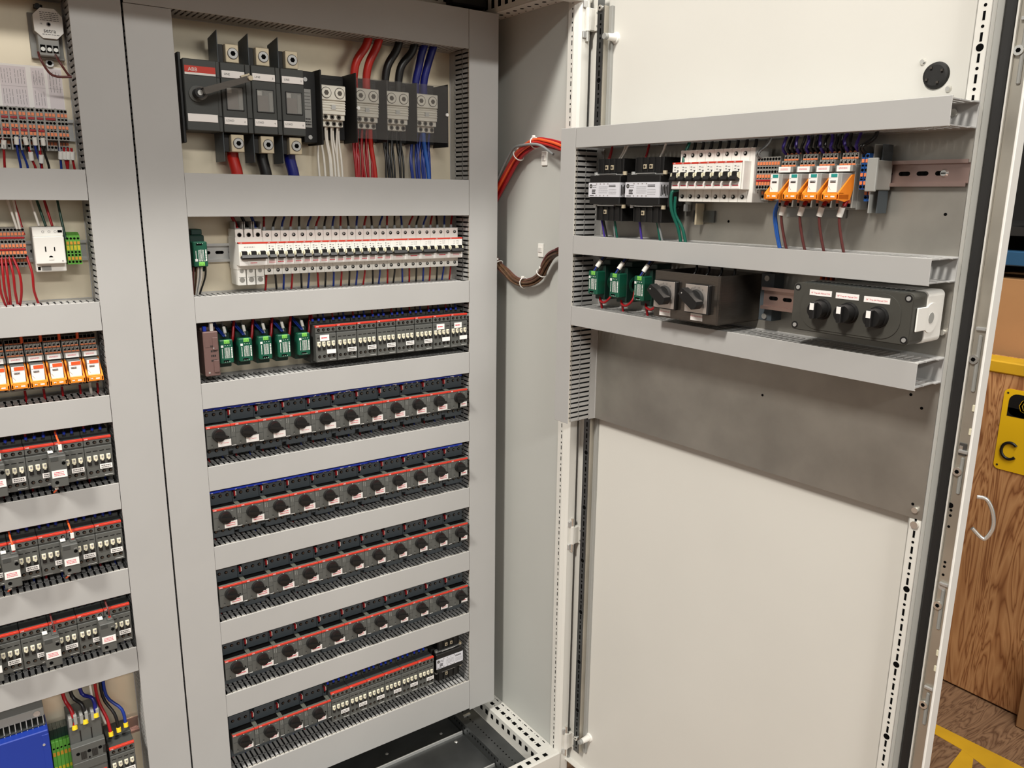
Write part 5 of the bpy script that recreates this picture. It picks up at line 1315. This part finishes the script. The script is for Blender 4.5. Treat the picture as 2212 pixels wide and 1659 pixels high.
# sign faces -x: local -y must point to -x
single('caution_sign', sg, 'yellow and black caution sign screwed to the plywood crate', 'sign', (1.4745, -.5255 - .36, -.4710), -pi / 2)
single('cardboard_box', MB().box(1.80, 2.3, -.95, -.24, -.2216, .0465, 'cardboard', .003), 'large plain cardboard box on the shelf above the crate', 'cardboard box')
single('cardboard_box', MB().box(1.80, 2.2, -.80, -.3765, .206, .45, 'cardboard', .003), 'cardboard box standing above the blue shelf beam', 'cardboard box')
single('cardboard_box', MB().box(1.42, 1.75, -1.10, -.712, -1.199, -.98, 'cardboard', .003).prism([(-.712, -.98), (-.690, -.93), (-.85, -.93), (-.85, -.98)], 1.42, 1.424, 'cardboard', axis='x'), 'cardboard box on the floor at the right picture edge', 'cardboard box')
rk = MB().box(1.78, 1.86, -2.2, .6, .088, .1330, 'rackblue', .003)
thing('storage_rack', 'pallet rack with blue beams behind the crate, in deep shade', 'storage rack',
      [('beam', rk, [], 'blue beam'), ('beam', MB().box(1.78, 1.86, -2.2, .6, 1.20, 1.25, 'rackblue', .003), [], 'blue beam'), ('shelf', MB().box(1.80, 2.9, -2.2, .6, .180, .206, 'shadeblack')),
       ('shelf', MB().box(1.80, 2.9, -2.2, .6, -.236, -.2218, 'shadeblack')), ('upright', MB().box(1.84, 1.92, .55, .63, -1.2, 1.6, 'rackblue')), ('upright', MB().box(2.82, 2.90, .55, .63, -1.2, 1.6, 'rackblue')),
       ('upright', MB().box(1.84, 1.92, -2.25, -2.17, -1.2, 1.6, 'rackblue')), ('back_board', MB().box(2.88, 2.9, -2.2, .6, -1.1, 1.6, 'shadeblack'))])

# ================================================================ light and camera
def area(name, loc, target, sx_, sy_, power, col=(1, .93, .82)):
    l = bpy.data.lights.new(name, 'AREA'); l.shape = 'RECTANGLE'; l.size = sx_; l.size_y = sy_; l.energy = power; l.color = col
    o = bpy.data.objects.new(name, l); COL.objects.link(o); o.location = loc
    o.rotation_euler = (Vector(target) - Vector(loc)).to_track_quat('-Z', 'Y').to_euler()
# warehouse lamps: a long row far ahead of the cabinet, one above and to the left of the viewer, plus an unseen fill lamp added to brighten lower covers and crate
area('ceiling_lamp_far', (-1.6, -7.0, 3.55), (-.3, 0, 0), 4.0, .35, 265, (1, .975, .92))
area('ceiling_lamp_near', (-3.1, -1.45, 2.9), (.1, -.5, -.1), .45, .8, 170, (1, .955, .88))
area('fill_lamp_covers', (.25, -1.42, 2.9), (0, 0, -.3), 1.2, .30, 92, (1, .97, .91))
w = bpy.data.worlds.new('World'); scene.world = w; w.use_nodes = True
_wt = w.node_tree; _tc = _wt.nodes.new('ShaderNodeTexCoord'); _sx = _wt.nodes.new('ShaderNodeSeparateXYZ'); _wr = _wt.nodes.new('ShaderNodeValToRGB')
_wt.links.new(_tc.outputs['Generated'], _sx.inputs[0]); _wt.links.new(_sx.outputs['Z'], _wr.inputs['Fac'])
_e = _wr.color_ramp.elements   # dim floor side, brighter hall ceiling
_e[0].position = 0; _e[0].color = (.62, .60, .58, 1); _e[1].position = .35; _e[1].color = (.9, .9, .9, 1)
_k = _e.new(.05); _k.color = (1.6, 1.6, 1.56, 1); _k2 = _e.new(.20); _k2.color = (4.6, 4.5, 4.2, 1); _k3 = _e.new(.27); _k3.color = (1.2, 1.2, 1.2, 1)
_wt.links.new(_wr.outputs['Color'], w.node_tree.nodes['Background'].inputs[0])
w.node_tree.nodes['Background'].inputs[1].default_value = .17
cam = bpy.data.cameras.new('Camera'); co = bpy.data.objects.new('Camera', cam); COL.objects.link(co)
cam.sensor_width = 36; cam.sensor_fit = 'HORIZONTAL'; cam.lens = 28.08631; cam.clip_start = .01; cam.clip_end = 60
co.matrix_world = Matrix([[0.8138213, 0.1238324, -0.5677679, -0.9618078], [-0.5810084, 0.1921197, -0.7908978, -1.5072], [0.0111406, 0.9735274, 0.2282988, 0.2818211], [0.0, 0.0, 0.0, 1.0]])
scene.camera = co
vs_ = scene.view_settings
vs_.view_transform = 'Standard'; vs_.look = 'None'; vs_.gamma = 1; vs_.use_curve_mapping = False; vs_.exposure = 0.08
